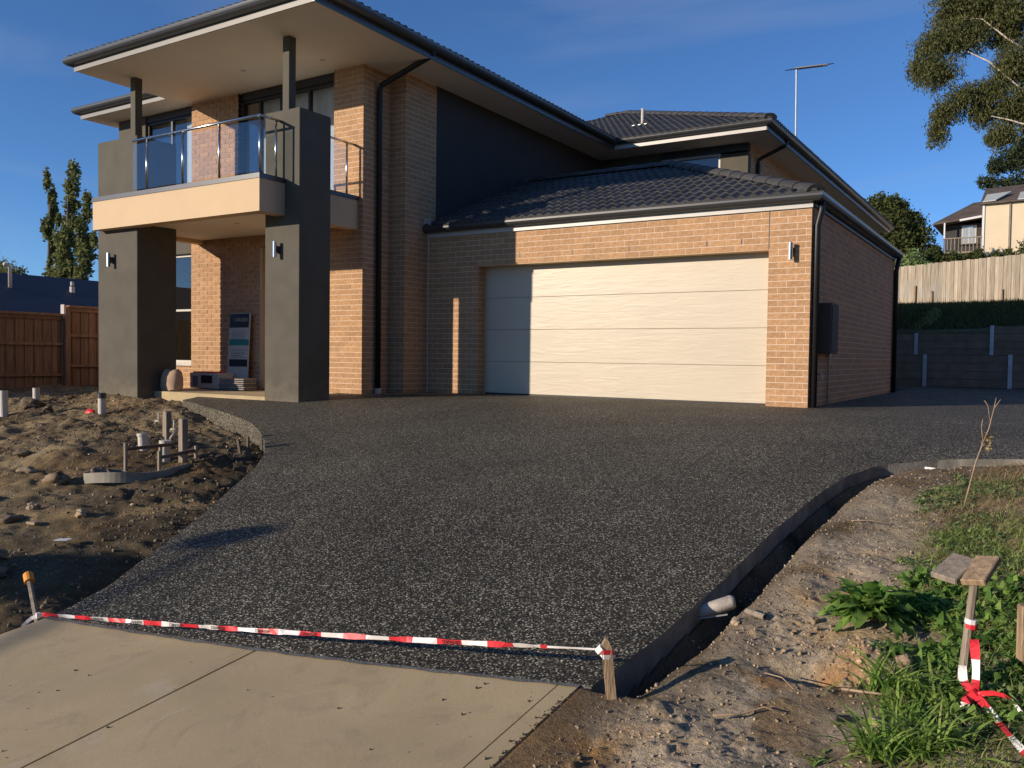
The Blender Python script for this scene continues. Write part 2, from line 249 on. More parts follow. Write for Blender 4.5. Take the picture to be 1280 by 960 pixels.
# ---------------------------------------------------------------- building helpers
def org(o):
    v = Vector((0, 0, 0))
    while o is not None: v += o.location; o = o.parent
    return v
def tag(o, label=None, cat=None, group=None, kind=None, category=None):
    cat = cat or category
    if label: o['label'] = label
    if cat: o['category'] = cat
    if group: o['group'] = group
    if kind: o['kind'] = kind
    return o
def thing(name, loc, label, cat, group=None):
    o = bpy.data.objects.new(name, None); COL.objects.link(o); o.location = loc; o.empty_display_size = .2
    return tag(o, label, cat, group)
class MB:
    def __init__(s): s.v = []; s.f = []; s.m = []
    def quadv(s, pts, m=0):
        i = len(s.v); s.v += [tuple(p) for p in pts]; s.f.append(tuple(range(i, i+len(pts)))); s.m.append(m)
    def hexa(s, p, m=0):         # 8 points: bottom 0-3 ccw, top 4-7
        i = len(s.v); s.v += [tuple(q) for q in p]
        for f in ((3, 2, 1, 0), (4, 5, 6, 7), (0, 1, 5, 4), (1, 2, 6, 5), (2, 3, 7, 6), (3, 0, 4, 7)): s.f.append(tuple(i+k for k in f)); s.m.append(m)
        return s
    def box(s, x0, x1, y0, y1, z0, z1, m=0):
        return s.hexa([(x0, y0, z0), (x1, y0, z0), (x1, y1, z0), (x0, y1, z0), (x0, y0, z1), (x1, y0, z1), (x1, y1, z1), (x0, y1, z1)], m)
    def beam(s, a, b, w, h, up=(0, 0, 1), m=0, w2=None, h2=None):
        a, b = Vector(a), Vector(b); d = (b-a).normalized(); up = Vector(up)
        if abs(d.dot(up)) > .99: up = Vector((0, 1, 0))
        x = d.cross(up).normalized(); y = x.cross(d).normalized(); w2 = w2 or w; h2 = h2 or h
        P = [a-x*w/2-y*h/2, a+x*w/2-y*h/2, b+x*w2/2-y*h2/2, b-x*w2/2-y*h2/2, a-x*w/2+y*h/2, a+x*w/2+y*h/2, b+x*w2/2+y*h2/2, b-x*w2/2+y*h2/2]
        return s.hexa(P, m)
    def tube(s, pts, r, n=8, cap=True, m=0):
        pts = [Vector(p) for p in pts]; rs = r if isinstance(r, (list, tuple)) else [r]*len(pts); i0 = len(s.v)
        prev = None
        for k, p in enumerate(pts):
            d = (pts[min(k+1, len(pts)-1)]-pts[max(k-1, 0)]).normalized()
            ref = prev if prev is not None else (Vector((0, 0, 1)) if abs(d.z) < .9 else Vector((1, 0, 0)))
            x = (ref - d*ref.dot(d)).normalized(); prev = x; y = d.cross(x)
            for j in range(n):
                a = 2*math.pi*j/n; s.v.append(tuple(p+(x*math.cos(a)+y*math.sin(a))*rs[k]))
        for k in range(len(pts)-1):
            for j in range(n):
                a = i0+k*n+j; b = i0+k*n+(j+1) % n; s.f.append((a, b, b+n, a+n)); s.m.append(m)
        if cap:
            s.f.append(tuple(i0+j for j in reversed(range(n)))); s.m.append(m)
            s.f.append(tuple(i0+(len(pts)-1)*n+j for j in range(n))); s.m.append(m)
        return s
    def prism(s, poly, z0, z1, m=0):
        n = len(poly); i = len(s.v); s.v += [(x, y, z0) for x, y in poly]+[(x, y, z1) for x, y in poly]
        s.f.append(tuple(reversed(range(i, i+n)))); s.f.append(tuple(range(i+n, i+2*n))); s.m += [m, m]
        for k in range(n): s.f.append((i+k, i+(k+1) % n, i+n+(k+1) % n, i+n+k)); s.m.append(m)
        return s
    def raw(s, V, F, m=0):
        i = len(s.v); s.v += [tuple(p) for p in V]; s.f += [tuple(i+k for k in f) for f in F]; s.m += [m]*len(F); return s
    def build(s, name, mats, parent=None, smooth=False, bevel=0, **kw):
        me = bpy.data.meshes.new(name); o0 = org(parent) if parent else Vector((0, 0, 0))
        V = np.array(s.v, float).reshape(-1, 3)-np.array(o0)
        me.from_pydata(V.tolist(), [], s.f)
        if not isinstance(mats, (list, tuple)): mats = [mats]
        for q in mats: me.materials.append(M[q] if isinstance(q, str) else q)
        if len(mats) > 1: me.polygons.foreach_set('material_index', s.m)
        if smooth: me.polygons.foreach_set('use_smooth', [True]*len(me.polygons))
        me.update(); o = bpy.data.objects.new(name, me); COL.objects.link(o)
        if parent: o.parent = parent
        if bevel:
            bm = bmesh.new(); bm.from_mesh(me); bmesh.ops.bevel(bm, geom=bm.edges[:], offset=bevel, segments=1, affect='EDGES', clamp_overlap=True); bm.to_mesh(me); bm.free()
        return tag(o, **kw)
def npmesh(name, V, F, mats, parent=None, smooth=False, mi=None, **kw):
    """V (n,3); F (m,k) constant-size faces"""
    V = np.asarray(V, np.float32); F = np.asarray(F, np.int32); o0 = org(parent) if parent else Vector((0, 0, 0))
    V = V-np.array(o0, np.float32); k = F.shape[1]; me = bpy.data.meshes.new(name)
    me.vertices.add(len(V)); me.vertices.foreach_set('co', V.ravel()); me.loops.add(F.size); me.loops.foreach_set('vertex_index', F.ravel())
    me.polygons.add(len(F)); me.polygons.foreach_set('loop_start', np.arange(0, F.size, k, dtype=np.int32))
    if not isinstance(mats, (list, tuple)): mats = [mats]
    for q in mats: me.materials.append(M[q] if isinstance(q, str) else q)
    if mi is not None: me.polygons.foreach_set('material_index', np.asarray(mi, np.int32))
    if smooth: me.polygons.foreach_set('use_smooth', np.ones(len(F), bool))
    me.update(calc_edges=True); me.validate(); o = bpy.data.objects.new(name, me); COL.objects.link(o)
    if parent: o.parent = parent
    return tag(o, **kw)
def inst(src, name, loc, parent=None, rot=None, scale=None):
    o = src.copy() if hasattr(src, 'copy') and isinstance(src, bpy.types.Object) else bpy.data.objects.new(name, src)
    o.name = name; COL.objects.link(o)
    o.parent = parent; o.location = Vector(loc)-(org(parent) if parent else Vector((0, 0, 0)))
    if rot is not None: o.rotation_euler = rot
    if scale is not None: o.scale = scale
    return o
def gz(Y,s=.11,Y0=9.2):
    k=.6
    return -.03-s*k*np.log1p(np.exp(np.clip((Y0-np.asarray(Y,float))/k,-50,50)))
def _h(ix,iy,s):
    v=np.sin(ix*127.1+iy*311.7+s*74.7)*43758.5453
    return v-np.floor(v)
def vn(x,y,s=0):
    x=np.asarray(x,float);y=np.asarray(y,float)
    ix=np.floor(x);iy=np.floor(y);fx=x-ix;fy=y-iy
    fx=fx*fx*(3-2*fx);fy=fy*fy*(3-2*fy)
    a=_h(ix,iy,s);b=_h(ix+1,iy,s);c=_h(ix,iy+1,s);d=_h(ix+1,iy+1,s)
    return (a*(1-fx)+b*fx)*(1-fy)+(c*(1-fx)+d*fx)*fy
def fbm(x,y,o=4,s=0):
    t=0;a=.5
    for i in range(o):
        t=t+a*(vn(x,y,s+i*7)-.5);x=x*2.03+3.1;y=y*2.03+1.7;a*=.5
    return t
def clods(x,y,f,dens,s,sq=.8):
    x=x*f;y=y*f;ix=np.floor(x);iy=np.floor(y);out=np.zeros(np.shape(x))
    for i in (-1,0,1):
        for j in (-1,0,1):
            cx=ix+i;cy=iy+j;r=.22+.42*_h(cx,cy,s+3);on=_h(cx,cy,s+9)<dens
            dx=x-(cx+_h(cx,cy,s+1));dy=(y-(cy+_h(cx,cy,s+2)));a=_h(cx,cy,s+5)*3.1;u=dx*np.cos(a)+dy*np.sin(a);v=(-dx*np.sin(a)+dy*np.cos(a))*1.4
            d=(np.abs(u)**3+np.abs(v)**3)**(1/3)/r
            out=np.maximum(out,np.where(on,r*np.clip(1-d**3,0,1)**.5*(.45+.55*_h(cx,cy,s+6)),0))
    return out/f*sq
LE=[(-4.35,2.47),(-4.47,2.80),(-4.71,3.185),(-5.2,3.97),(-5.70,4.67),(-6.18,5.35),(-6.63,5.86),(-7.2,6.36),(-7.80,6.80),(-8.42,7.19),(-9.40,7.62),(-10.5,8.04),(-11.45,8.41)]
RE=[(-1.50,2.98),(-1.44,3.52),(-1.405,4.3),(-1.40,5.27),(-1.34,6.33),(-1.27,6.9),(-1.10,7.35),(-.68,7.76),(-.12,7.98),(1.0,8.12),(7,8.35)]
def xL(Y):
    return np.interp(Y,[p[1] for p in LE],[p[0] for p in LE])
def xR(Y):
    return np.interp(Y,[p[1] for p in RE],[p[0] for p in RE])
def pd(X,Y,P):
    d=np.full(np.shape(X),1e9)
    for (x0,y0),(x1,y1) in zip(P[:-1],P[1:]):
        dx,dy=x1-x0,y1-y0
        t=np.clip(((X-x0)*dx+(Y-y0)*dy)/(dx*dx+dy*dy),0,1)
        d=np.minimum(d,np.hypot(X-x0-t*dx,Y-y0-t*dy))
    return d
def sm(a,b,x):
    t=np.clip((x-a)/(b-a),0,1);return t*t*(3-2*t)
def zl(X,Y):
    X=np.asarray(X,float);Y=np.asarray(Y,float)
    P=[(-4.30,-2),(-4.30,2.4)]+LE+[(-14,8.6)]
    d=pd(X,Y,P)
    inside=np.where(Y<2.4,X>-4.30,np.where(Y<8.36,X>xL(Y),(Y>8.45)&(X>-13.2)))
    z=gz(Y)-.10-.03*sm(1,6,d)
    # dig by the curve and along the slab
    z=z-.10*np.exp(-((X+8.8)/1.9)**2-((Y-7.0)/.7)**2)*(1-0*X)
    z=z-.10*np.exp(-(d/.28)**2)*(Y<3.6)
    z=z-.06*np.exp(-(d/.2)**2)
    z=z+.10*np.exp(-((X+9.6)/2.2)**2-((Y-5.6)/1.1)**2)
    z=z+.16*fbm(X*.55,Y*.9,3,3)+.13*fbm(X*2.1,Y*2.6,5,11)+.075*fbm(X*6,Y*7,4,5)*sm(2.8,4.5,Y)+.02*fbm(X*9,Y*9,3,6)
    m=.8*sm(.0,.25,fbm(X*.8,Y*.8,3,97)+.06*(Y-4.0))
    wx=X+.06*fbm(X*9,Y*9,2,71);wy=Y+.06*fbm(X*9,Y*9,2,72)
    z=z+clods(wx,wy,4,.22,100,.42)*m+clods(wx,wy,9,.42,120,.5)*(.35+.65*m)+clods(wx,wy,19,.6,140,.6)*(.3+.7*m)
    z=z+.035*np.abs(fbm(X*3,Y*3,4,15))*m
    z=z+.15*np.exp(-((Y-8.75)/.55)**2)*sm(-11.0,-11.9,X)*sm(-14.6,-13.6,X)
    z=np.where(inside,np.minimum(z,gz(Y)-.3),z)
    return z
def zr(X,Y):
    X=np.asarray(X,float);Y=np.asarray(Y,float)
    P=[(-1.54,-2),(-1.54,2.98)]+RE
    d=pd(X,Y,P)
    inside=np.where(Y<2.98,X<-1.535,X<xR(Y))
    inside=inside|(Y>8.36)
    z=gz(Y)+.004*(Y<2.98)-.075*np.exp(-(d/.2)**2)*(Y>=2.98)+.02*np.exp(-((d-.36)/.12)**2)*sm(3.0,3.4,Y)+.03*sm(.2,1.2,d)+.12*sm(.8,2.6,d)
    tr=.15*np.exp(-((d-.05-.045*sm(3.1,3.8,Y))/(.06+.012*sm(3.1,3.8,Y)))**2)*(1-.35*sm(5.5,7.2,Y))*sm(2.95,3.15,Y)
    z=z-tr*(1-.55*sm(6.8,7.6,Y))-.05*(1-sm(2.4,3.2,Y))*np.exp(-(d/.3)**2)*0
    z=z-.13*np.exp(-((X+.72-.6*(Y-3.52))/.15)**2-((Y-3.52)/.075)**2)+.045*np.exp(-((X+.60)/.12)**2-((Y-3.72)/.10)**2)
    z=z+.07*fbm(X*1.3,Y*1.3,3,23)*sm(.1,.5,d)+.045*fbm(X*5,Y*5,5,31)*sm(0,.3,d)+.018*fbm(X*16,Y*16,3,41)*sm(.0,.4,d)
    m=np.clip(sm(-.02,.16,fbm(X*1.8,Y*1.8,3,77))+1.3*np.exp(-((X+.62)/.3)**2-((Y-3.6)/.35)**2),0,1.2)
    wx=X+.03*fbm(X*20,Y*20,2,71);wy=Y+.03*fbm(X*20,Y*20,2,72)
    z=z+(clods(wx,wy,13,.10,200,.4)*m+clods(wx,wy,24,.35,220,.55)*(.12+.88*m)+clods(wx,wy,48,.6,240,.5)*(.4+.6*m))*sm(.02,.12,d)
    z=np.where(inside,np.minimum(z,gz(Y)-.3),z)
    return z

def mixc(c,col,w):
    w=np.clip(w,0,1)[...,None]; return c*(1-w)+np.array(col)*w
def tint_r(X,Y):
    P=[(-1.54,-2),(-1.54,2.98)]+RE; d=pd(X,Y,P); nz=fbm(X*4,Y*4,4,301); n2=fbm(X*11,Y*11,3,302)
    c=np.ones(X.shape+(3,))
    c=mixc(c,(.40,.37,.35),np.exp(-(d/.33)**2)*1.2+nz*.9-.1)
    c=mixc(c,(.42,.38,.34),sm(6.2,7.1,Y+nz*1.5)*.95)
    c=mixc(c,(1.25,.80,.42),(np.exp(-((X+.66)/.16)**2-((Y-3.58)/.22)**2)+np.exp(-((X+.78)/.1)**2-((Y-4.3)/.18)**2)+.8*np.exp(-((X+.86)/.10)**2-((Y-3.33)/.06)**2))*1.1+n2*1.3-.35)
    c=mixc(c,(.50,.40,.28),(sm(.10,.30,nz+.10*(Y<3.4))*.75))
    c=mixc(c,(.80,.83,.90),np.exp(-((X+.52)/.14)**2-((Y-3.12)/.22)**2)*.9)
    return c
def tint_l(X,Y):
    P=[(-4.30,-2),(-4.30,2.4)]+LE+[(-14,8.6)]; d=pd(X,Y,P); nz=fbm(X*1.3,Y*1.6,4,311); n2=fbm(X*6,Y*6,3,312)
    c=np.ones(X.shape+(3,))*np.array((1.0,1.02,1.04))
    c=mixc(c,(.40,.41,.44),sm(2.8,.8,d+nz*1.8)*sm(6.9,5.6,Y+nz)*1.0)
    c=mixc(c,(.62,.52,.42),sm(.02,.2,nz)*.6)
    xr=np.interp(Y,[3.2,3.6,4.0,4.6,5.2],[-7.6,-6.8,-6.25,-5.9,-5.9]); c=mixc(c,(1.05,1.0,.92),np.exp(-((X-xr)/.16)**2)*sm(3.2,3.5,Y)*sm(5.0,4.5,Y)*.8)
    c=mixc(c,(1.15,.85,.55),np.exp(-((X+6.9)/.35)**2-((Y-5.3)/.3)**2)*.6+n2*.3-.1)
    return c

def fr(x): return 2.393+.2137*(x+4.334)-.045*np.sin(np.pi*np.clip((x+4.33)/2.8,0,1))
# ================================================================ THE HOUSE
HOUSE = thing('brick_house', (-9, 11, 0), 'two-storey brown brick house with charcoal rendered pillars, cream balcony and double garage', 'house')
BR = []           # every brick: (distance, parent, centre, length, height, u, n)
BL, BH = .23, .076
MORT = .010
def wall(parent, o, u, nrm, L, z0, z1, holes=(), odd=0, odd2=None, split=None):
    """lay stretcher bond on the face starting at o (x,y) running along u, outward normal nrm"""
    u = Vector(u); nrm = Vector(nrm)
    c0 = int(math.floor((z0+.30)/.086)); c1 = int(math.ceil((z1+.30)/.086))
    for c in range(c0, c1):
        zb = -.30+c*.086; zt = zb+BH
        if zt > z1+.002 or zb < z0-.002:
            zb = max(zb, z0); zt = min(zt, z1)
            if zt-zb < .02: continue
        segs = [(0, L)]
        for (h0, h1, hz0, hz1) in holes:
            if zb < hz1-.03 and zt > hz0+.03:
                ns = []
                for a, b in segs:
                    if h1 <= a or h0 >= b: ns.append((a, b)); continue
                    if h0 > a: ns.append((a, h0))
                    if h1 < b: ns.append((h1, b))
                segs = ns
        for a, b in segs:
            s = -.12 if (c+odd) % 2 else 0.0
            k0 = int((a-s)//.24)
            x = s+k0*.24; carry = None
            while x < b-.005:
                p0 = max(x, a) if carry is None else carry; carry = None; p1 = min(x+BL, b)
                if b-(x+BL) < .02: p1 = b
                if p1-p0 <= .03 and p0 <= a+.001: carry = a
                if p1-p0 > .03:
                    ctr = Vector((o[0], o[1], 0))+u*((p0+p1)/2); ctr.z = (zb+zt)/2
                    BR.append(((ctr-Vector((0, 0, .6))).length, parent, ctr, round(p1-p0, 3), round(zt-zb, 3), u.copy(), nrm.copy()))
                x += .24
def flush_bricks(limit=296):
    BR.sort(key=lambda b: b[0]); cache = {}; rest = {}
    prio = [b for b in BR if b[1].get('near')]; oth = [b for b in BR if not b[1].get('near')]
    ind = prio[:limit]; rem = prio[limit:]+oth
    for d, par, c, l, h, u, n in ind:
        key = (l, h)
        if key not in cache:
            mb = MB(); mb.box(-l/2, l/2, 0, .1, -h/2, h/2); me_o = mb.build('brick', 'brick'); cache[key] = me_o.data
            bpy.data.objects.remove(me_o)
        j = float(np.clip(rng.normal(0, .0008), -.0014, .0016))
        o = bpy.data.objects.new('brick', cache[key]); COL.objects.link(o); o.parent = par
        o.location = c-org(par)+n*j; o.rotation_euler = (rng.normal(0, .004), 0, math.atan2(u.y, u.x)+rng.normal(0, .003))
    for b in rem:
        rest.setdefault(b[1].name, (b[1], []))[1].append(b)
    for k, (par, L) in rest.items():
        mb = MB()
        for d, _, c, l, h, u, n in L:
            c = c+n*float(np.clip(rng.normal(0, .0008), -.0014, .0016)); hu = u*(l/2); dd = -n*.1; hz = Vector((0, 0, h/2))
            mb.hexa([c-hu-hz, c+hu-hz, c+hu-hz+dd, c-hu-hz+dd, c-hu+hz, c+hu+hz, c+hu+hz+dd, c-hu+hz+dd])
        mb.build('brickwork', 'brick', par, kind='stuff')
XG, YG, XB, XA, YA, YB, YBK, XBK = -2.662, 11.632, -9.089, -9.403, 10.32, 11.004, 18.28, -5.556
IN = .003
# garage walls (mortar bodies set back 5 mm from the brick faces)
g = MB(); g.box(XB+.0, -8.027, YG+IN, YG+.24, -.4, 2.70); g.box(-8.023, -3.222, YG+IN, YG+.20, 2.106, 2.70); g.box(-3.218, XG-IN, YG+IN, YG+.24, -.4, 2.70)
g.box(XG-.24, XG-IN, YG+.24, 18.87-IN, -.4, 2.66)
GW = g.build('garage_wall', 'mortar', HOUSE); GW['near'] = 1
wall(GW, (XB, YG), (1, 0, 0), (0, -1, 0), XG-XB, -.30, 2.65, holes=[(-8.023-XB, -3.222-XB, -1, 2.112)], odd=1)
GS = MB().box(XG-.245, XG-.2, YG+.3, 18.8, -.4, 2.6).build('garage_side_wall', 'mortar', HOUSE)
GS['near'] = 0
# corner: bricks of the side wall start after the 110 mm return of the front ones
wall(GS, (XG, YG+.105), (0, 1, 0), (1, 0, 0), 18.87-YG-.105, -.30, 2.65, odd=0)
del GS['near']
# joints in the garage front
MB().box(-3.228, -3.216, YG-.0015, YG+.05, 2.112, 2.62).build('control_joint', 'black', GW)
MB().box(XB+.0, XB+.02, YG-.004, YG+.05, -.05, 2.62).build('sealant_joint', 'mortar', GW)
for x in (-7.22, -6.26, -5.30, -4.10, -3.60):
    MB().box(x-.008, x+.008, YG-.0035, YG+.05, 2.205, 2.275).build('weep_hole', 'black', GW)
MB().box(-8.13, -3.12, YG-.006, YG+.19, 2.098, 2.106).build('lintel', 'cream', GW)
jb = MB()
for c in range(28):
    zb_ = -.30+c*.086
    if zb_+BH < 2.10: jb.box(-8.12, -8.023, YG+.106, YG+.232, zb_, zb_+BH); jb.box(-3.222, -3.12, YG+.106, YG+.232, zb_, zb_+BH)
jb.build('jamb_bricks', 'brick', GW, kind='stuff')
# garage door
GD = MB().box(-8.2, -3.1, 11.93, 11.98, -.1, 2.2).build('garage_door', 'darkmetal', HOUSE)
for k in range(4):
    z0 = -.01+k*.53; mb = MB(); mb.box(-8.1, -3.15, 11.87, 11.92, z0+.002, z0+.528); o = mb.build('door_panel', 'door', GD, bevel=.003)
MB().box(-8.1, -3.15, 11.868, 11.92, -.045, -.008).build('door_seal', 'black', GD)
MB().box(-8.03, -8.018, 11.832, 11.88, -.05, 2.12).build('door_jamb', 'cream', GD)
MB().box(-3.227, -3.215, 11.832, 11.88, -.05, 2.12).build('door_jamb', 'cream', GD)
# block between porch and garage
b = MB(); b.box(-11.0, XA-IN, YA+IN, 10.6, -.4, 2.74); b.box(-10.05, XA-IN, YA+IN, 10.6, 2.74, 5.32); b.box(-9.7, XA-IN, 10.6, YB, -.4, 5.32); b.box(-9.9, XB-IN, YB+IN, 11.84-IN, -.4, 5.32)
BW = b.build('side_wall', 'mortar', HOUSE)
wall(BW, (-10.96, YA), (1, 0, 0), (0, -1, 0), XA+10.96, -.30, 5.30, holes=[(-1, .91, 2.72, 9)], odd=0)
wall(BW, (XA, YA+.105), (0, 1, 0), (1, 0, 0), YB-YA-.105, -.30, 5.30, odd=1)
wall(BW, (XA+.002, YB), (1, 0, 0), (0, -1, 0), XB-XA-.002, -.30, 5.30, odd=0)
wall(BW, (XB, YB+.105), (0, 1, 0), (1, 0, 0), 11.843-YB-.105, -.30, 5.30, odd=1)
# upper rendered wall towards the back block
MB().box(-9.6, XB-.012, 11.845, YBK+.3, -.2, 5.32).build('rendered_wall', 'render_dark', HOUSE)
for yy in (13.9, 16.1): pass
# porch wall, upper pier
w = MB(); w.box(-13.76, -11.86, 10.36, 10.60, -.3, 2.74); w.box(-13.76, -12.46, 10.37, 10.60, 3.1, 5.32); w.box(-11.86, -11.0, 10.36, 10.60, 2.50, 2.74)
PW = w.build('porch_wall', 'mortar', HOUSE)
wall(PW, (-13.76, 10.35), (1, 0, 0), (0, -1, 0), 1.90, -.30, 2.74, odd=1)
wall(PW, (-11.86, 10.35), (1, 0, 0), (0, -1, 0), .86, 2.48, 2.74, odd=1)
wall(PW, (-13.76, 10.36), (1, 0, 0), (0, -1, 0), 1.30, 3.13, 5.30, odd=1)
# entry door
FD = MB().box(-11.80, -10.98, 10.46, 10.50, -.02, 2.46).build('front_door', 'wood', HOUSE)
MB().box(-11.86, -11.80, 10.353, 10.52, -.02, 2.50).build('door_frame', 'cream', FD)
MB().box(-11.12, -11.08, 10.42, 10.46, .8, 1.5).build('handle', 'steel', FD)
# left wing behind pillar: ground window wall and upper window wall
lw = MB(); lw.box(-16.2, -13.76, 10.46, 10.70, -.5, .36); lw.box(-16.2, -15.32, 10.46, 10.70, .36, 2.45)
LW = lw.build('left_wing_wall', 'mortar', HOUSE)
wall(LW, (-16.2, 10.45), (1, 0, 0), (0, -1, 0), 2.44, -.47, .34, odd=0)
MB().box(-15.34, -13.762, 10.40, 10.52, .345, .40).build('window_sill', 'white', HOUSE)
MB().box(-16.2, -13.762, 10.44, 10.70, 2.50, 3.85).build('rendered_panel', 'render', HOUSE)
MB().box(-16.2, -15.32, 10.45, 10.70, 3.85, 5.30).build('rendered_panel', 'render', HOUSE)
def window(x0, x1, z0, z1, Y, mull=(), fr=.05, curtains=(), head=0, trans=(), fmat='darkmetal'):
    f = MB(); f.box(x0, x1, Y, Y+.07, z1-fr, z1); f.box(x0, x1, Y, Y+.07, z0, z0+fr); f.box(x0, x0+fr, Y, Y+.07, z0+fr, z1-fr); f.box(x1-fr, x1, Y, Y+.07, z0+fr, z1-fr)
    for m in mull: f.box(m-fr/2, m+fr/2, Y, Y+.07, z0+fr, z1-fr)
    for t in trans: f.box(x0+fr, x1-fr, Y+.005, Y+.065, t-.02, t+.02)
    wf = f.build('window', fmat, HOUSE)
    xs = [x0+fr/2]+list(mull)+[x1-fr/2]
    for a, c in zip(xs[:-1], xs[1:]):
        MB().box(a+fr/2, c-fr/2, Y+.03, Y+.036, z0+fr, z1-fr).build('pane', 'winglass', wf)
    for a, c in curtains:
        mb = MB(); n = max(6, int((c-a)/.05)); V = []; F = []
        for i in range(n+1):
            x = a+(c-a)*i/n; y = Y+.20+.02*math.sin(i*1.9)+.008*math.sin(i*4.1); V += [(x, y, z0), (x, y, z1)]
        for i in range(n): F.append((2*i, 2*i+2, 2*i+3, 2*i+1))
        mb.raw(V, F).build('curtain', 'curtain', wf, smooth=True)
    return wf
window(-15.32, -13.76, .40, 2.50, 10.52, trans=(1.42,), fmat='white')
window(-15.32, -13.77, 3.16, 5.16, 10.50, mull=(-14.55,), curtains=[(-14.35, -13.78)])
window(-12.45, -10.06, 3.16, 5.16, 10.46, mull=(-12.0, -11.46, -10.77), curtains=[(-12.15, -11.5), (-11.42, -10.08)])
MB().box(-15.32, -13.77, 10.47, 10.55, 5.162, 5.30).build('window_head', 'darkmetal', HOUSE)
MB().box(-12.455, -10.06, 10.43, 10.55, 5.162, 5.30).build('window_head', 'darkmetal', HOUSE)
MB().box(-15.9, -10.1, 14.0, 14.05, -.2, 5.3).build('inner_wall', 'soffit', HOUSE)
MB().box(-16.0, -9.7, 10.7, 18, 2.80, 2.95).build('inner_floor', 'interior', HOUSE)
MB().box(-16.2, -16.0, 10.72, 33.2, -.6, 5.3).build('far_side_wall', 'mortar', HOUSE)
MB().box(-16.0, -5.6, 33.0, 33.2, -.3, 5.3).build('rear_wall', 'mortar', HOUSE)
# back block upper wall with window
q = MB(); q.box(XB-.2, -7.56, YBK, YBK+.2, 2.5, 5.3); q.box(-6.17, XBK, YBK, YBK+.2, 2.5, 5.10); q.box(-7.56, -6.17, YBK, YBK+.2, 2.5, 4.3)
RW = q.build('rendered_wall', 'render', HOUSE)
MB().box(-7.56, XBK+.003, YBK-.012, YBK+.15, 5.14, 5.3).build('window_head', 'darkmetal', HOUSE)
window(-7.55, -6.17, 4.3, 5.14, YBK+.03, mull=(), fmat='board')
q = MB(); q.box(XBK-.2, XBK-IN, YBK+.2, 33.0, -.3, 5.30)
SW = q.build('rear_side_wall', 'mortar', HOUSE)
wall(SW, (XBK, YBK+.205), (0, 1, 0), (1, 0, 0), 14.7, 2.6, 5.30, odd=1)
# pillars
def pillar(x0, x1, y0, y1, z0, zt):
    return MB().box(x0, x1, y0, y1, z0, zt).build('rendered_pillar', 'render', HOUSE, bevel=.006)
P1 = pillar(-13.70, -12.61, 8.45, 9.19, -.7, 4.13)
P2 = pillar(-9.92, -9.20, 8.754, 9.387, -.35, 4.17)
def lamp(par, x, y, z):
    l = MB(); l.tube([(x, y-.085, z-.115), (x, y-.085, z+.115)], .03, 12); o = l.build('wall_lamp', 'steel', par, smooth=False)
    MB().box(x-.028, x+.028, y-.06, y-.001, z-.05, z+.05).build('bracket', 'charcoal', par)
lamp(P1, -13.27, 8.45, 2.13); lamp(P2, -9.62, 8.754, 2.135); lamp(GW, -2.91, 11.628, 2.06)
for (x, y) in ((-13.37, 8.95), (-9.63, 8.95)):
    MB().box(x-.068, x+.068, y-.068, y+.068, 4.10, 5.30).build('post', 'render', HOUSE, bevel=.004)
# balcony slab
bs = MB()
X0, X1, Y0, Y1 = -13.57, -9.50, 8.277, 10.34
bs.box(X0, X1, Y0, Y0+.2, 2.632, 3.13)            # front upstand
bs.box(X1-.2, X1, Y0+.2, Y1, 2.632, 3.13); bs.box(X0, X0+.2, Y0+.2, Y1, 2.632, 3.13)
BS = bs.build('balcony_slab', 'cream', HOUSE)
MB().box(X0+.2, X1-.2, Y0+.2, Y1, 2.70, 3.05).build('porch_ceiling', 'soffit', BS)
fl = MB(); fl.box(X0-.012, X1+.012, Y0-.012, Y0+.20, 3.132, 3.17); fl.box(X1-.20, X1+.012, Y0+.202, Y1, 3.132, 3.17); fl.box(X0-.012, X0+.20, Y0+.202, Y1, 3.132, 3.17)
fl.box(X0-.012, X1+.012, Y0-.012, Y0-.002, 3.10, 3.132); fl.box(X1+.002, X1+.012, Y0-.002, Y1, 3.10, 3.132)
fl.build('edge_flashing', 'charcoal', BS)
MB().box(X0+.2, X1-.2, Y0+.2, Y1, 3.052, 3.14).build('balcony_floor', 'concrete', BS)
# balustrade
RAIL = MB().tube([(-12.58, 8.36, 4.01), (-9.587, 8.36, 4.01)], .021, 10).build('handrail', 'steel', HOUSE, smooth=True)
MB().tube([(-9.587, 8.345, 4.01), (-9.587, 8.75, 4.01)], .021, 10).build('handrail', 'steel', HOUSE, smooth=True)
MB().tube([(-9.587, 9.39, 4.01), (-9.587, 10.318, 4.01)], .021, 10).build('handrail', 'steel', HOUSE, smooth=True)
for x in (-12.22, -11.32, -10.466, -9.587):
    MB().tube([(x, 8.36, 3.172), (x, 8.36, 3.99)], .018, 10).build('baluster', 'steel', HOUSE, smooth=True)
MB().tube([(-9.587, 8.66, 3.172), (-9.587, 8.66, 3.99)], .018, 10).build('baluster', 'steel', HOUSE, smooth=True)
MB().tube([(-9.587, 10.14, 3.172), (-9.587, 10.14, 3.99)], .018, 10).build('baluster', 'steel', HOUSE, smooth=True)
for a, c in ((-12.20, -11.34), (-11.30, -10.486), (-10.446, -9.607)):
    MB().box(a+.02, c-.02, 8.355, 8.365, 3.22, 3.95).build('glass_panel', 'glass', HOUSE)
MB().box(-12.58, -12.24, 8.355, 8.365, 3.22, 3.95).build('glass_panel', 'glass', HOUSE)
MB().box(-9.592, -9.582, 8.39, 8.64, 3.22, 3.95).build('glass_panel', 'glass', HOUSE)
MB().box(-9.592, -9.582, 9.39, 10.11, 3.22, 3.95).build('glass_panel', 'glass', HOUSE)
# porch floor
MB().box(-13.2, -9.90, 8.76, 10.36, -.45, -.05).build('porch_floor', 'concrete', HOUSE, bevel=.008)
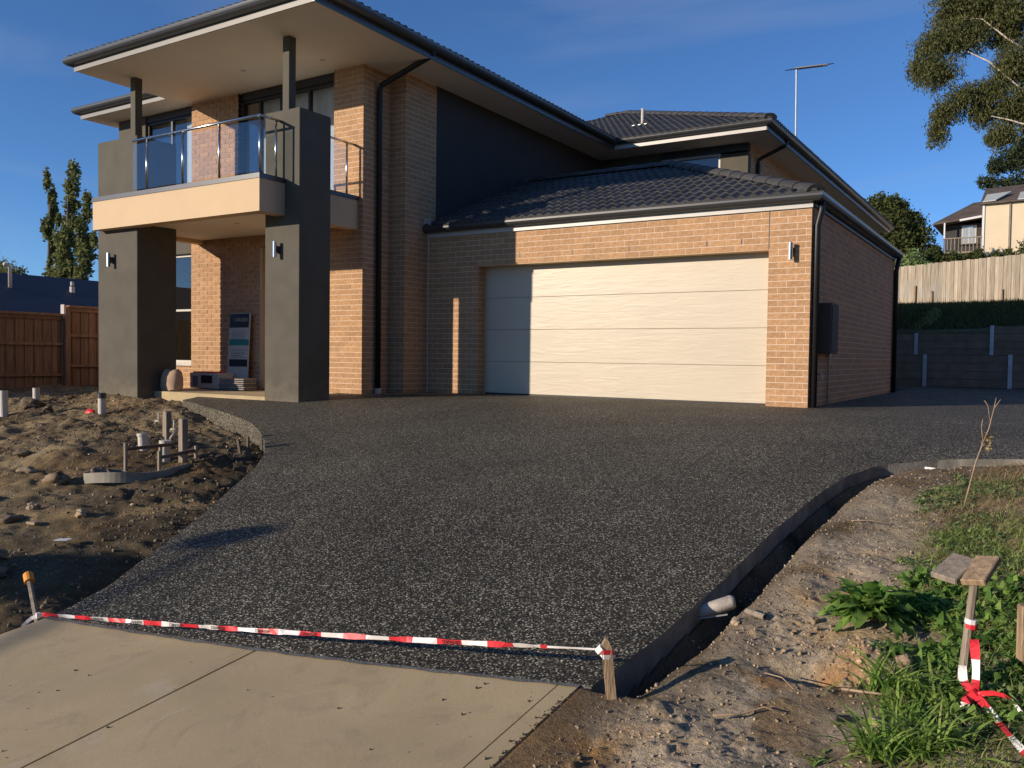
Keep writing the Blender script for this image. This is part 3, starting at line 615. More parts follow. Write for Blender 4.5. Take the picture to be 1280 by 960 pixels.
# ---- eaves: soffit, fascia board, gutter swept round the outline
def sweep(poly, prof, name, m, closed=True, parent=HOUSE, smooth=False):
    P = [Vector((x, y)) for x, y in poly]; n = len(P); V = []; F = []; k = len(prof)
    for i in range(n):
        if closed or 0 < i < n-1:
            e0 = (P[i]-P[i-1]).normalized(); e1 = (P[(i+1) % n]-P[i]).normalized()
        elif i == 0: e0 = e1 = (P[1]-P[0]).normalized()
        else: e0 = e1 = (P[-1]-P[-2]).normalized()
        n0 = Vector((e0.y, -e0.x)); n1 = Vector((e1.y, -e1.x)); mt = (n0+n1); mt = mt/(1+n0.dot(n1))
        for d, z in prof: V.append((P[i].x+mt.x*d, P[i].y+mt.y*d, z))
    for i in range(n if closed else n-1):
        j = (i+1) % n
        for a in range(k): c = (a+1) % k; F.append((i*k+a, j*k+a, j*k+c, i*k+c))
    if not closed: F.append(tuple(reversed(range(k)))); F.append(tuple((n-1)*k+a for a in range(k)))
    return MB().raw(V, F).build(name, m, parent, smooth=smooth)
OUT = [(-13.93, 8.2), (-8.35, 8.2), (-8.35, 17.44), (-4.93, 17.44), (-4.93, 33.5), (-16.65, 33.5), (-16.65, 9.93), (-13.93, 9.93)]
MB().prism(OUT, 5.302, 5.34).build('soffit', 'soffit', HOUSE)
def gutterprof(z, o=.03): return [(o, z), (o, z+.105), (o+.012, z+.115), (o+.02, z+.105), (o+.098, z+.105), (o+.106, z+.118), (o+.117, z+.112), (o+.112, z+.09), (o+.117, z+.062), (o+.10, z+.03), (o+.07, z+.004)]
MB().box(-13.948, -8.35, 8.182, 8.2, 5.292, 5.385).build('fascia_board', 'boardgrey', HOUSE); MB().box(-8.35, -4.93, 17.422, 17.44, 5.292, 5.385).build('fascia_board', 'board', HOUSE)
MB().box(-16.668, -13.95, 9.912, 9.93, 5.292, 5.385).build('fascia_board', 'boardgrey', HOUSE)
for (x_, a_, b_) in ((-8.35, 8.2, 17.42), (-4.93, 17.44, 33.5)): MB().box(x_, x_+.018, a_, b_, 5.292, 5.385).build('fascia_board', 'charcoal', HOUSE)
MB().box(-8.37, -8.328, 8.178, 8.19, 5.290, 5.387).build('corner_cap', 'board', HOUSE)
sweep(OUT, [(-.02, 5.387), (.012, 5.387), (.026, 5.40), (.026, 5.49), (-.02, 5.49)], 'fascia', 'charcoal')
GU = sweep(OUT, gutterprof(5.385), 'gutter', 'charcoal')
for (x, y) in ((-11.42, 9.6), (-9.9, 9.9)):
    MB().tube([(x, y, 5.298), (x, y, 5.304)], .045, 14).build('downlight', 'board', HOUSE)
MB().tube([(-11.1, 9.22, 2.694), (-11.1, 9.22, 2.702)], .045, 14).build('downlight', 'board', HOUSE)
# garage eave
GO = [(XB, 11.612), (-2.645, 11.612), (-2.645, 18.90)]
MB().box(XB+.002, -2.645, 11.596, 11.622, 2.63, 2.742).build('fascia_board', 'board', HOUSE); MB().box(-2.652, -2.629, 11.64, 18.9, 2.652, 2.742).build('fascia_board', 'charcoal', HOUSE)
sweep(GO, [(-.02, 2.744), (.008, 2.744), (.024, 2.76), (.024, 2.83), (-.02, 2.83)], 'fascia', 'charcoal', closed=False)
sweep(GO, gutterprof(2.70), 'gutter', 'charcoal', closed=False)
MB().beam((XB+.01, 11.50, 2.87), (XB+.16, 11.50, 2.87), .02, .16).build('flashing', 'gal', HOUSE)
# ---- roofs
SL = R(22)
def rooftiles(e0, u, up, L, umin, umax, smax, tw=.32, tl=.315, name='roof_tile', parent=None, single=False, segs=12):
    e0 = Vector(e0); u = Vector(u); s = (Vector(up)*math.cos(SL)+Vector((0, 0, math.sin(SL)))).normalized(); n = u.cross(s).normalized()
    if n.z < 0: n = -n
    pieces = []
    rows = int(smax/tl)+1
    for r in range(rows):
        s0 = r*tl; s1 = min((r+1)*tl+.04, smax)
        if s1-s0 < .08: continue
        for c in range(-1, int(L/tw)+2):
            a = c*tw; V = []; ok = False
            lift = rng.normal(0, .002)
            for (ss, hb) in ((s0, -.012), (s0, .018), (s1, .0)):
                lo, hi = umin(max(ss, 0)), umax(max(ss, 0))
                for k in range(segs+1):
                    t = k/segs; x = min(max(a+t*tw, lo), hi); w = .5-.5*math.cos(4*math.pi*(a+t*tw)/tw)
                    h = hb+.036*(w**1.2)+lift
                    V.append(e0+u*x+s*ss+n*h)
                if ss == s0 and hi > a+.03 and lo < a+tw-.03: ok = True
            if not ok: continue
            F = []
            for k in range(segs):
                F.append((k, k+1, segs+2+k, segs+1+k)); F.append((segs+1+k, segs+2+k, 2*segs+3+k, 2*segs+2+k))
            pieces.append((V, F))
    return pieces
ROOF = MB()
zg = 2.805
gy0, gx1 = 11.51, -2.57; tp = 3.28; zp = zg+tp*math.tan(SL); 
ROOF.quadv([(XB, gy0, zg-.03), (gx1, gy0, zg-.03), (gx1-tp, gy0+tp, zp-.03), (XB, gy0+tp, zp-.03)])
ROOF.quadv([(gx1, gy0, zg-.03), (gx1, 18.95, zg-.03), (gx1-tp, 18.95-3.0, zp-.03), (gx1-tp, gy0+tp, zp-.03)])
ROOF.quadv([(XB, gy0+tp, zp-.03), (gx1-tp, gy0+tp, zp-.03), (gx1-tp, 15.95, zp-.03), (gx1, 18.95, zg-.03), (XB, 18.95, zg-.03)])
GR = ROOF.build('garage_roof', 'tile', HOUSE)
smax = tp/math.cos(SL)
pc = rooftiles((XB, gy0-.02, zg), (1, 0, 0), (0, 1, 0), gx1-XB, lambda s: 0, lambda s: gx1-XB-s*math.cos(SL), smax)
pc.sort(key=lambda p: -(p[0][0][0]*.3-p[0][0][1]))
for V, F in pc[:298]: MB().raw(V, F).build('roof_tile', 'tile', GR)
if len(pc) > 298:
    mb = MB(); [mb.raw(V, F) for V, F in pc[298:]]; mb.build('roof_tiles', 'tile', GR, kind='stuff')
pc = rooftiles((gx1+.02, gy0, zg), (0, 1, 0), (-1, 0, 0), 18.95-gy0, lambda s: s*math.cos(SL), lambda s: 18.95-gy0-s*math.cos(SL)*.95, smax, segs=6)
mb = MB(); [mb.raw(V, F) for V, F in pc]; mb.build('side_roof_tiles', 'tile', GR, kind='stuff')
def caps(a, b, parent, r=.105, L=.38):
    a, b = Vector(a), Vector(b); d = b-a; n = int(d.length/L); d.normalize(); x = d.cross(Vector((0, 0, 1))).normalized(); y = x.cross(d)
    for i in range(n+1):
        p0 = a+d*(i*L); p1 = a+d*(i*L+L+.03); V = []; F = []
        for p, k, rr in ((p0, 1.0, 1.12), (p1, 1.0, .98)):
            for j in range(9):
                t = math.pi*j/8; V.append(p+x*math.cos(t)*r*1.25*rr+y*(math.sin(t)*r*.85*rr-.02))
        for j in range(8): F.append((j, j+1, 10+j, 9+j))
        F.append(tuple(range(9))[::-1]); F.append(tuple(range(9, 18)))
        MB().raw(V, F).build('ridge_cap', 'ridge', parent)
caps((gx1-.02, gy0+.02, zg+.03), (gx1-tp, gy0+tp, zp+.03), GR)
caps((gx1-tp, gy0+tp, zp+.035), (XB+.2, gy0+tp, zp+.035), GR)
# main roof
ze = 5.475
mr = MB(); ex0, ex1, ey0 = -14.02, -8.26, 8.11; hw = (ex1-ex0)/2; xr = (ex0+ex1)/2; zr_ = ze+hw*math.tan(SL)
mr.quadv([(ex0, ey0, ze), (ex1, ey0, ze), (xr, ey0+hw, zr_)]); mr.quadv([(ex1, ey0, ze), (ex1, 20, ze), (xr, 20+hw, zr_), (xr, ey0+hw, zr_)]); mr.quadv([(ex0, ey0, ze), (xr, ey0+hw, zr_), (xr, 20+hw, zr_), (ex0, 20, ze)])
mr.quadv([(-16.78, 9.8, ze), (-14.06, 9.8, ze), (-14.06, 12.52, ze+1.1)]); mr.quadv([(-16.78, 9.8, ze), (-14.06, 12.52, ze+1.1), (-14.06, 20, ze+1.1), (-16.78, 20, ze)])
bx0, bx1, by0, bt = -16.6, -4.80, 17.31, 5.7; zb = ze+bt*math.tan(SL); cx = bx1-bt
mr.quadv([(bx0, by0, ze-.03), (bx1, by0, ze-.03), (cx, by0+bt, zb-.03), (bx0+bt, by0+bt, zb-.03)]); mr.quadv([(bx1, by0, ze-.03), (bx1, 33.63, ze-.03), (cx, 33.63-9.0, zb-.03), (cx, by0+bt, zb-.03)])
mr.quadv([(bx0, by0, ze-.03), (bx0+bt, by0+bt, zb-.03), (bx0+bt, 33.63-9.0, zb-.03), (bx0, 33.63, ze-.03)]); mr.quadv([(bx0, 33.63, ze-.03), (bx0+bt, 33.63-9.0, zb-.03), (cx, 33.63-9.0, zb-.03), (bx1, 33.63, ze-.03)])
mr.quadv([(bx0+bt, by0+bt, zb-.03), (cx, by0+bt, zb-.03), (cx, 33.63-9.0, zb-.03), (bx0+bt, 33.63-9.0, zb-.03)])
MR = mr.build('main_roof', 'tile', HOUSE)
L_ = bx1-bx0; sm_ = bt/math.cos(SL)
pc = rooftiles((bx0, by0-.02, ze), (1, 0, 0), (0, 1, 0), L_, lambda s: s*math.cos(SL), lambda s: L_-s*math.cos(SL), sm_)
vis = [p for p in pc if p[0][0][0] > -10.6]; oth = [p for p in pc if p[0][0][0] <= -10.6]
mb = MB(); [mb.raw(V, F) for V, F in oth]; mb.build('hidden_roof_tiles', 'tile', MR, kind='stuff')
for V, F in vis[:298]: MB().raw(V, F).build('roof_tile', 'tile', MR)
mb = MB(); [mb.raw(V, F) for V, F in vis[298:]]
if mb.v: mb.build('roof_tiles', 'tile', MR, kind='stuff')
for spec in (((ex1+.02, ey0, ze+.01), (0, 1, 0), (-1, 0, 0), 11.5, lambda s: s*math.cos(SL), lambda s: 11.5, hw/math.cos(SL)),
             ((ex0, ey0-.02, ze+.01), (1, 0, 0), (0, 1, 0), ex1-ex0, lambda s: s*math.cos(SL), lambda s: ex1-ex0-s*math.cos(SL), hw/math.cos(SL)),
             ((bx1+.02, by0, ze), (0, 1, 0), (-1, 0, 0), 16.3, lambda s: s*math.cos(SL), lambda s: 16.3-s*math.cos(SL)*1.58, sm_)):
    mb = MB(); [mb.raw(V, F) for V, F in rooftiles(*spec, segs=4)]; mb.build('side_roof_tiles', 'tile', MR, kind='stuff')
caps((bx1-.02, by0+.02, ze+.04), (cx, by0+bt, zb+.03), MR)
caps((cx, by0+bt, zb+.03), (bx0+bt, by0+bt, zb+.03), MR); caps((ex1, ey0, ze+.04), (xr, ey0+hw, zr_+.03), MR)
MB().tube([(-8.62, 19.6, 6.25), (-8.62, 19.6, 6.80)], .04, 10).build('vent_pipe', 'white', MR, smooth=True)
MB().box(-8.85, -8.4, 19.38, 19.8, 6.33, 6.36).build('vent_flashing', 'gal', MR)
# downpipes
def dp(pts, r=.045): return MB().tube(pts, r, 10).build('downpipe', 'pipe', HOUSE, smooth=True)
dp([(-8.28, 10.72, 5.42), (-8.40, 10.72, 5.33), (-9.32, 10.66, 5.02), (-9.345, 10.65, 4.92), (-9.345, 10.65, .03)])
MB().tube([(-9.345, 10.65, -.08), (-9.345, 10.65, .05)], .055, 12).build('pipe_collar', 'white', HOUSE)
dp([(-2.56, 11.72, 2.72), (-2.56, 11.72, 2.60), (-2.61, 11.72, 2.40), (-2.61, 11.72, -.05)])
dp([(-2.56, 18.78, 2.72), (-2.61, 18.80, 2.45), (-2.61, 18.80, -.1)])
dp([(-4.86, 18.9, 5.42), (-4.95, 18.9, 5.28), (-5.50, 18.9, 5.05), (-5.505, 18.9, 4.95), (-5.505, 18.9, 3.2)])
# meter box, conduit and tap on the garage side
MX = MB().box(XG, XG+.17, 12.14, 12.62, .70, 1.40).build('meter_box', 'render', HOUSE, bevel=.008)
MB().box(XG+.172, XG+.18, 12.18, 12.58, .74, 1.36).build('meter_door', 'render', MX, bevel=.002)
MB().tube([(XG+.03, 12.70, -.05), (XG+.03, 12.70, 1.02), (XG+.03, 12.66, 1.04), (XG+.03, 12.60, 1.04)], .014, 8).build('conduit', 'white', HOUSE, smooth=True)
MB().box(XG+.0, XG+.06, 12.66, 12.74, .66, .74).build('conduit_box', 'gal', HOUSE)
MB().tube([(XG, 11.98, .42), (XG+.09, 11.98, .42), (XG+.10, 11.98, .35)], .014, 8).build('garden_tap', 'gal', HOUSE)
flush_bricks()

# ================================================================ things about the porch
def on(name, mbobj, m, label, cat, **kw): return mbobj.build(name, m, None, label=label, category=cat, **kw)
def settle(o, loc):       # move the origin to loc, keep geometry
    me = o.data; d = Vector(loc)-o.location; me.transform(Matrix.Translation(-d)); o.location = loc; return o
SG = thing('information_board', (-12.25, 10.2, -.05), 'tall narrow printed board in black, white and teal leaning on the brick porch wall', 'sign')
def lean(z): return 10.20+.07*(z+.0)/1.32
def slabp(x0, x1, z0, z1, off, name, m):
    y0, y1 = lean(z0), lean(z1)
    return MB().hexa([(x0, y0-off, z0), (x1, y0-off, z0), (x1, y0+.006, z0), (x0, y0+.006, z0), (x0, y1-off, z1), (x1, y1-off, z1), (x1, y1+.006, z1), (x0, y1+.006, z1)]).build(name, m, SG)
slabp(-12.55, -12.0, -.03, 1.32, .006, 'board', 'white')
slabp(-12.54, -12.03, 1.06, 1.31, .009, 'header_band', 'black')
slabp(-12.53, -12.01, .80-.06, .80+.05, .009, 'teal_band', mat('teal_print', (.03, .22, .20), .5))
slabp(-12.51, -12.03, .36, .49, .009, 'photo_strip', 'black')
def text(body, size, loc, rot, m, parent=None, name='lettering', ext=.001, **kw):
    cu = bpy.data.curves.new(name, 'FONT'); cu.body = body; cu.size = size; cu.extrude = ext; cu.align_x = 'CENTER'; cu.align_y = 'CENTER'
    t = bpy.data.objects.new(name, cu); COL.objects.link(t)
    me = bpy.data.meshes.new_from_object(t.evaluated_get(bpy.context.evaluated_depsgraph_get())); bpy.data.objects.remove(t)
    me.materials.clear(); me.materials.append(M[m] if isinstance(m, str) else m); o = bpy.data.objects.new(name, me); COL.objects.link(o)
    o.parent = parent; o.location = Vector(loc)-(org(parent) if parent else Vector()); o.rotation_euler = rot; return tag(o, **kw)
tl_ = R(90)-math.atan(.07/1.32)
text("CARLISLE", .088, (-12.24, lean(1.2)-.0125, 1.20), (tl_, 0, 0), 'white', SG)
for k, zz in enumerate((1.0, .96, .925, .89, .855, .66, .62, .59, .56, .53)):
    slabp(-12.47, -12.12+.05*math.sin(k*3), zz-.006, zz+.004, .0085, 'print_line', 'bluegrey')
# boxes
BX = thing('cardboard_box', (-12.75, 9.95, -.03), 'white carton with a red top edge under the sunlit porch bricks', 'box')
MB().box(-13.06, -12.28, 9.80, 10.12, -.034, .24).build('carton', 'white', BX, bevel=.006)
MB().box(-13.0, -12.45, 9.82, 10.10, .241, .262).build('red_lid', 'red', BX)
MB().box(-12.75, -12.45, 9.794, 9.799, .06, .20).build('printed_panel', 'black', BX)
MB().box(-12.98, -12.84, 9.794, 9.799, .0, .18).build('printed_panel', 'bluegrey', BX)
for k in range(6):
    mb = MB(); a = rng.normal(0, .04); x0 = -12.16+rng.normal(0, .012); z = -.033+k*.034
    mb.box(x0, x0+.62, 9.72, 10.0, z, z+.026)
    o = mb.build('folded_sack', 'grey_wood' if k % 2 else 'bluegrey', None, bevel=.006,
        label=['lowest folded grey sack of the stack beside the leaning board', 'second folded sack from the bottom of the porch stack', 'third folded sack from the bottom of the porch stack', 'fourth folded sack from the bottom of the porch stack', 'fifth folded sack, next to the top of the porch stack', 'topmost folded sack of the stack beside the leaning board'][k], category='sack', group='folded sacks stacked on the porch')
    settle(o, (x0+.3, 9.86, z))
# paper bag beside the left pillar
V = []; F = []
n = 14
for j, (z, w, d) in enumerate(((-.035, .19, .11), (.06, .21, .13), (.18, .20, .12), (.27, .19, .09), (.31, .15, .05))):
    for i in range(n):
        a = 2*math.pi*i/n; k = 1+.05*math.sin(i*2.3+j); V.append((-13.35+w*math.copysign(abs(math.cos(a))**.6, math.cos(a))*k, 9.55+d*math.copysign(abs(math.sin(a))**.6, math.sin(a))*k, z+.01*math.sin(i*1.7+j)))
for j in range(4):
    for i in range(n): F.append((j*n+i, j*n+(i+1) % n, (j+1)*n+(i+1) % n, (j+1)*n+i))
F.append(tuple(4*n+i for i in range(n)))
o = MB().raw(V, F).build('cement_bag', mat('kraft_paper', (.42, .29, .19), .9, var=.2, nscale=9, bump=.4, bscale=30), None, smooth=True, label='brown paper bag standing on the porch behind the left rendered pillar', category='bag'); settle(o, (-13.35, 9.55, -.05))
o.location = (-12.40, 8.95, -.05)
# TV antenna on the roof
AN = thing('tv_antenna', (-4.98, 20.0, 5.6), 'tall galvanised mast with a television antenna rising above the rear roof', 'antenna')
MB().tube([(-4.98, 20, 5.6), (-5.0, 20, 7.30)], .022, 8).build('mast', 'gal', AN)
MB().beam((-5.03, 20, 7.29), (-4.31, 19.95, 7.24), .045, .045).build('boom', 'darkmetal', AN)
for k in range(9):
    t = k/8; c = Vector((-4.98, 20, 7.29)).lerp(Vector((-4.33, 19.95, 7.245)), t); l = .30-.12*t
    MB().tube([c+Vector((-.6*l, -l*1.2, -.42*l)), c+Vector((.6*l, l*1.2, .42*l))], .010, 5).build('element', 'darkmetal', AN)
# ================================================================ GROUND
def grid(name, x0, x1, y0, y1, st, f, m, tint=None, **kw):
    xs = np.arange(x0, x1+st/2, st); ys = np.arange(y0, y1+st/2, st); X, Y = np.meshgrid(xs, ys); Z = f(X, Y)
    nx, ny = len(xs), len(ys); V = np.stack([X.ravel(), Y.ravel(), Z.ravel()], 1)
    i = np.arange((ny-1)*(nx-1)); r = i//(nx-1); c = i % (nx-1); a = r*nx+c
    o = npmesh(name, V, np.stack([a, a+1, a+nx+1, a+nx], 1), m, smooth=True, kind='structure', **kw)
    if tint:
        at = o.data.color_attributes.new('tint', 'FLOAT_COLOR', 'POINT'); c = tint(X.ravel(), Y.ravel()); at.data.foreach_set('color', np.concatenate([c, np.ones((len(c), 1))], 1).astype(np.float32).ravel())
    return o
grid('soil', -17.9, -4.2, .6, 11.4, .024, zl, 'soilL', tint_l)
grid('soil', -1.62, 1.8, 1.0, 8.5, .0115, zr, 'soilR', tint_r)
def far(X, Y):
    z = gz(Y)-.32
    z = np.where(Y > 23, -.45+.9*sm(26.6, 28.2, Y)+(Y-26)*.112*(Y > 26)*(Y < 70)+4.93*(Y >= 70), z)
    z = np.where(X < -18.2, np.minimum(z, -.55), z)
    return z
xs = np.array([-900, -300, -120, -60, -40, -30, -24, -20, -18.3, -18.1, -16, -12, -8, -4, -2, 0, 2, 4, 8, 14, 25, 50, 120, 300, 900.])
ys = np.array([-900, -300, -100, -40, -20, -10, -6, -4, -2, 0, 2, 4, 6, 8, 9, 10, 12, 16, 20, 22, 23.9, 24.0, 24.2, 24.5, 25, 25.6, 25.8, 26, 28, 30, 33, 36, 40, 45, 50, 60, 70, 90, 150, 400, 1500.])
Xg, Yg = np.meshgrid(xs, ys); Zg = far(Xg, Yg); nx = len(xs)
i = np.arange((len(ys)-1)*(nx-1)); a = (i//(nx-1))*nx+i % (nx-1)
Z2 = Zg.copy(); Z2[(Yg > 8) & (Yg < 23) & (Xg > -20)] = -.6
npmesh('ground', np.stack([Xg.ravel(), Yg.ravel(), Z2.ravel()], 1), np.stack([a, a+1, a+nx+1, a+nx], 1), 'farground', kind='structure')
MB().box(-200, 200, -9, -2.6, -1.5, -1.43).build('road', 'asphalt', kind='structure')
MB().box(-200, 200, -2.6, -2.3, -1.5, -1.33).build('kerb', 'concrete', kind='structure')
# bank behind (turf slope), drawn as a finer sheet
def bank(X, Y): return 1.02+.42*sm(26, 26.5, Y)+(np.clip(Y, 26, 60)-26)*.112+.012*(X+3)*0+.10*fbm(X*.9, Y*.7, 4, 61)+(X+3)*.012
grid('grass_bank', -8.5, 6, 26.3, 42, .12, lambda X, Y: bank(X, Y)-.0, 'bank')
# driveway: one slab, top follows the slope, edges drop to the soil
def drive():
    rows = list(np.arange(2.36, 8.35, .08))+[8.36, 8.74]
    V = []; F = []; mi = []; n = 44; k0 = 0
    front = fr
    prev = None
    ss = np.linspace(0, 1, n)
    tops = []
    for y in rows:
        l = xL(y) if y < 8.41 else -11.45; r = xR(y)
        xs_ = l+(r-l)*ss; yy = np.full(n, y)
        f = front(xs_); yy = np.maximum(yy, np.where(y < 3.2, f, yy))
        tops.append(np.stack([xs_, yy, gz(yy)], 1))
    V = np.concatenate(tops); R_ = len(rows)
    F = [(r*n+c, r*n+c+1, (r+1)*n+c+1, (r+1)*n+c) for r in range(R_-1) for c in range(n-1)]
    mi = [0]*len(F); V = list(map(tuple, V))
    def skirt(idx, m, off):
        for a_, b_ in zip(idx[:-1], idx[1:]):
            i = len(V); pa, pb = V[a_], V[b_]
            V.append(pa); V.append(pb); V.append((pb[0]+off, pb[1], pb[2]-.42)); V.append((pa[0]+off, pa[1], pa[2]-.42)); F.append((i+3, i+2, i+1, i)); mi.append(m)
    skirt([r*n for r in range(R_)][::-1], 0, 0)
    skirt([r*n+n-1 for r in range(R_)], 1, .0)
    skirt(list(range(n)), 2, 0)
    return V, F, mi
V, F, mi = drive()
npmesh('driveway', V, F, ['aggregate', 'kerb', 'slurry'], mi=mi, kind='structure')
def flat(name, poly, z, m): return MB().quadv([(x, y, z(y) if callable(z) else z) for x, y in poly]).build(name, m, kind='structure')
bw = MB()
def strip(x0, x1, y0, y1, n=10):
    ys_ = np.linspace(y0, y1, n+1)
    for a_, b_ in zip(ys_[:-1], ys_[1:]): bw.quadv([(x0, a_, float(gz(a_))), (x1, a_, float(gz(a_))), (x1, b_, float(gz(b_))), (x0, b_, float(gz(b_)))])
strip(-9.93, 9, 8.74, 12.0, 16); strip(-11.45, -9.93, 8.74, 8.77, 1); strip(XG-.01, 9, 12.0, 24.1, 8)
bw.build('driveway', 'aggregate', kind='structure')
# saw cut control joints, 4 mm strips set just above the surface
def saw(x0, y0, x1, y1, w=.007):
    mb = MB(); n = 14
    for k in range(n):
        a_, b_ = k/n, (k+1)/n; P = [(x0+(x1-x0)*t, y0+(y1-y0)*t) for t in (a_, b_)]
        mb.quadv([(P[0][0]-w/2, P[0][1], float(gz(P[0][1]))+.003), (P[0][0]+w/2, P[0][1], float(gz(P[0][1]))+.003), (P[1][0]+w/2, P[1][1], float(gz(P[1][1]))+.003), (P[1][0]-w/2, P[1][1], float(gz(P[1][1]))+.003)])
    mb.build('control_joint', 'black', kind='structure')
saw(-2.63, 11.5, -2.50, 6.4)
# slurry line where the new slab meets the crossover
sl = MB(); n = 60
for k in range(n):
    xa, xb = -4.34+k*(2.80/n), -4.34+(k+1)*(2.80/n); ya, yb = float(fr(xa)), float(fr(xb)); wa = .022+.006*math.sin(k*1.3)*math.sin(k*.37); wb = .022+.006*math.sin((k+1)*1.3)*math.sin((k+1)*.37)
    sl.quadv([(xa, ya-wa, float(gz(ya-wa))+.004), (xb, yb-wb, float(gz(yb-wb))+.004), (xb, yb+.004, float(gz(yb))+.004), (xa, ya+.004, float(gz(ya))+.004)])
sl.build('slurry_line', 'slurry', kind='structure')
# concrete crossover in three slabs
CX = bpy.data.objects.new('crossover', None); COL.objects.link(CX); CX.location = (-3, 1, -1); CX['kind'] = 'structure'
def slab(x0, x1):
    mb = MB(); ys_ = np.linspace(-2.3, 1, 24); n = 24
    f = lambda x, t: -2.3+(float(fr(x))-.006+2.3)*t
    T = [k/n for k in range(n+1)]; sgn = []
    W_ = max(1, int((x1-x0)/.12)); XS = [x0+(x1-x0)*k/W_ for k in range(W_+1)]
    for a_, b_ in zip(T[:-1], T[1:]):
        for xa, xb in zip(XS[:-1], XS[1:]):
            mb.quadv([(x, f(x, t), float(gz(f(x, t)))) for x, t in ((xa, a_), (xb, a_), (xb, b_), (xa, b_))])
        for xx, rev in ((x0, 1), (x1, 0)):
            p = [(xx, f(xx, a_), float(gz(f(xx, a_)))-.12), (xx, f(xx, b_), float(gz(f(xx, b_)))-.12), (xx, f(xx, b_), float(gz(f(xx, b_)))), (xx, f(xx, a_), float(gz(f(xx, a_))))]
            mb.quadv(p[::-1] if rev else p)
    mb.build('concrete_slab', 'concrete', CX)
slab(-4.34, -3.022); slab(-3.010, -1.628); slab(-1.622, -1.545)
MB().hexa([(-4.3, -2.3, -1.45), (-1.56, -2.3, -1.45), (-1.56, 2.85, -.84), (-4.3, 2.3, -.88), (-4.3, -2.3, -1.30), (-1.56, -2.3, -1.30), (-1.56, 2.85, -.757), (-4.3, 2.3, -.81)]).build('joint_filler', 'slurry', CX)

# ---------------------------------------------------------------- stones and clods
def ico():
    bm = bmesh.new(); bmesh.ops.create_icosphere(bm, subdivisions=1, radius=1); V = np.array([v.co[:] for v in bm.verts]); F = np.array([[v.index for v in f.verts] for f in bm.faces]); bm.free(); return V, F
IV, IF = ico()
def ico2():
    bm = bmesh.new(); bmesh.ops.create_icosphere(bm, subdivisions=3, radius=1); V = np.array([v.co[:] for v in bm.verts]); F = np.array([[v.index for v in f.verts] for f in bm.faces]); bm.free(); return V, F
IV2, IF2 = ico2()
def rotm(n):
    q = rng.normal(size=(n, 4)); q /= np.linalg.norm(q, axis=1)[:, None]; w, x, y, z = q.T
    return np.stack([np.stack([1-2*(y*y+z*z), 2*(x*y-z*w), 2*(x*z+y*w)], 1), np.stack([2*(x*y+z*w), 1-2*(x*x+z*z), 2*(y*z-x*w)], 1), np.stack([2*(x*z-y*w), 2*(y*z+x*w), 1-2*(x*x+y*y)], 1)], 1)
def scatter(name, P, size, m, flatt=.7, **kw):
    n = len(P); Rm = rotm(n); base = IV[None]*(1+rng.normal(0, .28, (n, len(IV), 1))); base = base*np.array([1, .8, flatt])
    V = np.einsum('nij,nkj->nki', Rm, base)*size[:, None, None]+P[:, None, :]
    F = (IF[None]+(np.arange(n)*len(IV))[:, None, None]).reshape(-1, 3)
    return npmesh(name, V.reshape(-1, 3), F, m, kind='stuff', **kw)
def scat_on(n, x0, x1, y0, y1, f, keep, lo, hi, p=2.5):
    x = rng.uniform(x0, x1, n); y = rng.uniform(y0, y1, n); k = keep(x, y); x, y = x[k], y[k]
    s = lo+(hi-lo)*rng.random(len(x))**p; z = f(x, y)+s*.25; return np.stack([x, y, z], 1), s
def outR(x, y): return np.where(y < 2.98, x > -1.44, x > xR(y)+.02) & (y < 8.3)
def outL(x, y): return np.where(y < 2.47, x < -4.36, np.where(y < 8.4, x < xL(y)-.03, (x < -14)))
P, s = scat_on(24000, -1.5, 1.2, 2.2, 8.2, zr, lambda x, y: outR(x, y) & (fbm(x*1.8, y*1.8, 3, 77)+rng.normal(0, .14, len(x)) > -.14), .0015, .009, 3.2)
scatter('gravel', P, s, 'soilstone', label='loose gravel and crumbs of dry soil beside the driveway', category='gravel')
cl = [(-.88, 3.75), (-.62, 3.6), (-.72, 3.7), (-.55, 3.75), (-.5, 3.55), (-.62, 4.25), (-.7, 4.35)]
x = np.concatenate([rng.normal(cx_, .06, 34) for cx_, _ in cl]); y = np.concatenate([rng.normal(cy_, .08, 34) for _, cy_ in cl]); s = .004+.013*rng.random(len(x))**2.4
scatter('clay_crumbs', np.stack([x, y, zr(x, y)+s*.3], 1), s, 'clay', label='orange clay crumbs dug out around the broad-leaved weed', category='clay')
P, s = scat_on(42000, -17, -4.3, 1.8, 9, zl, lambda x, y: outL(x, y) & (fbm(x*.9, y*.9, 3, 97)+rng.normal(0, .12, len(x)) > .04*(4.5-y)), .003, .020, 5)
scatter('soil_crumbs', P, s, 'dirtclod', label='loose crumbs of dark soil across the unmade front garden', category='soil')
P, s = scat_on(5000, -17, -4.3, 1.8, 9, zl, lambda x, y: outL(x, y), .003, .018, 3)
scatter('pebbles', P, s, 'soilstone', label='pale pebbles scattered over the unmade front garden', category='gravel')
x = rng.uniform(-4.3, -1.55, 420); y = rng.uniform(.6, 2.9, 420); k = (y < fr(x)-.02) & ((x > -2.1) | (rng.random(420) < .35)); x, y = x[k], y[k]; s = .0015+.007*rng.random(len(x))**4
scatter('grit', np.stack([x, y, gz(y)+s*.4], 1), s, 'dirtclod', label='grit and crumbs of mud lying on the concrete crossover', category='grit')
x = -1.535-np.abs(rng.normal(0, .018, 420)); y = rng.uniform(.8, 2.93, 420); s = .0015+.006*rng.random(420)**3
scatter('mud_crumbs', np.stack([x, y, gz(y)+s*.3], 1), s, 'dirtclod', label='crumbled soil spilling over the right edge of the concrete crossover', category='soil')
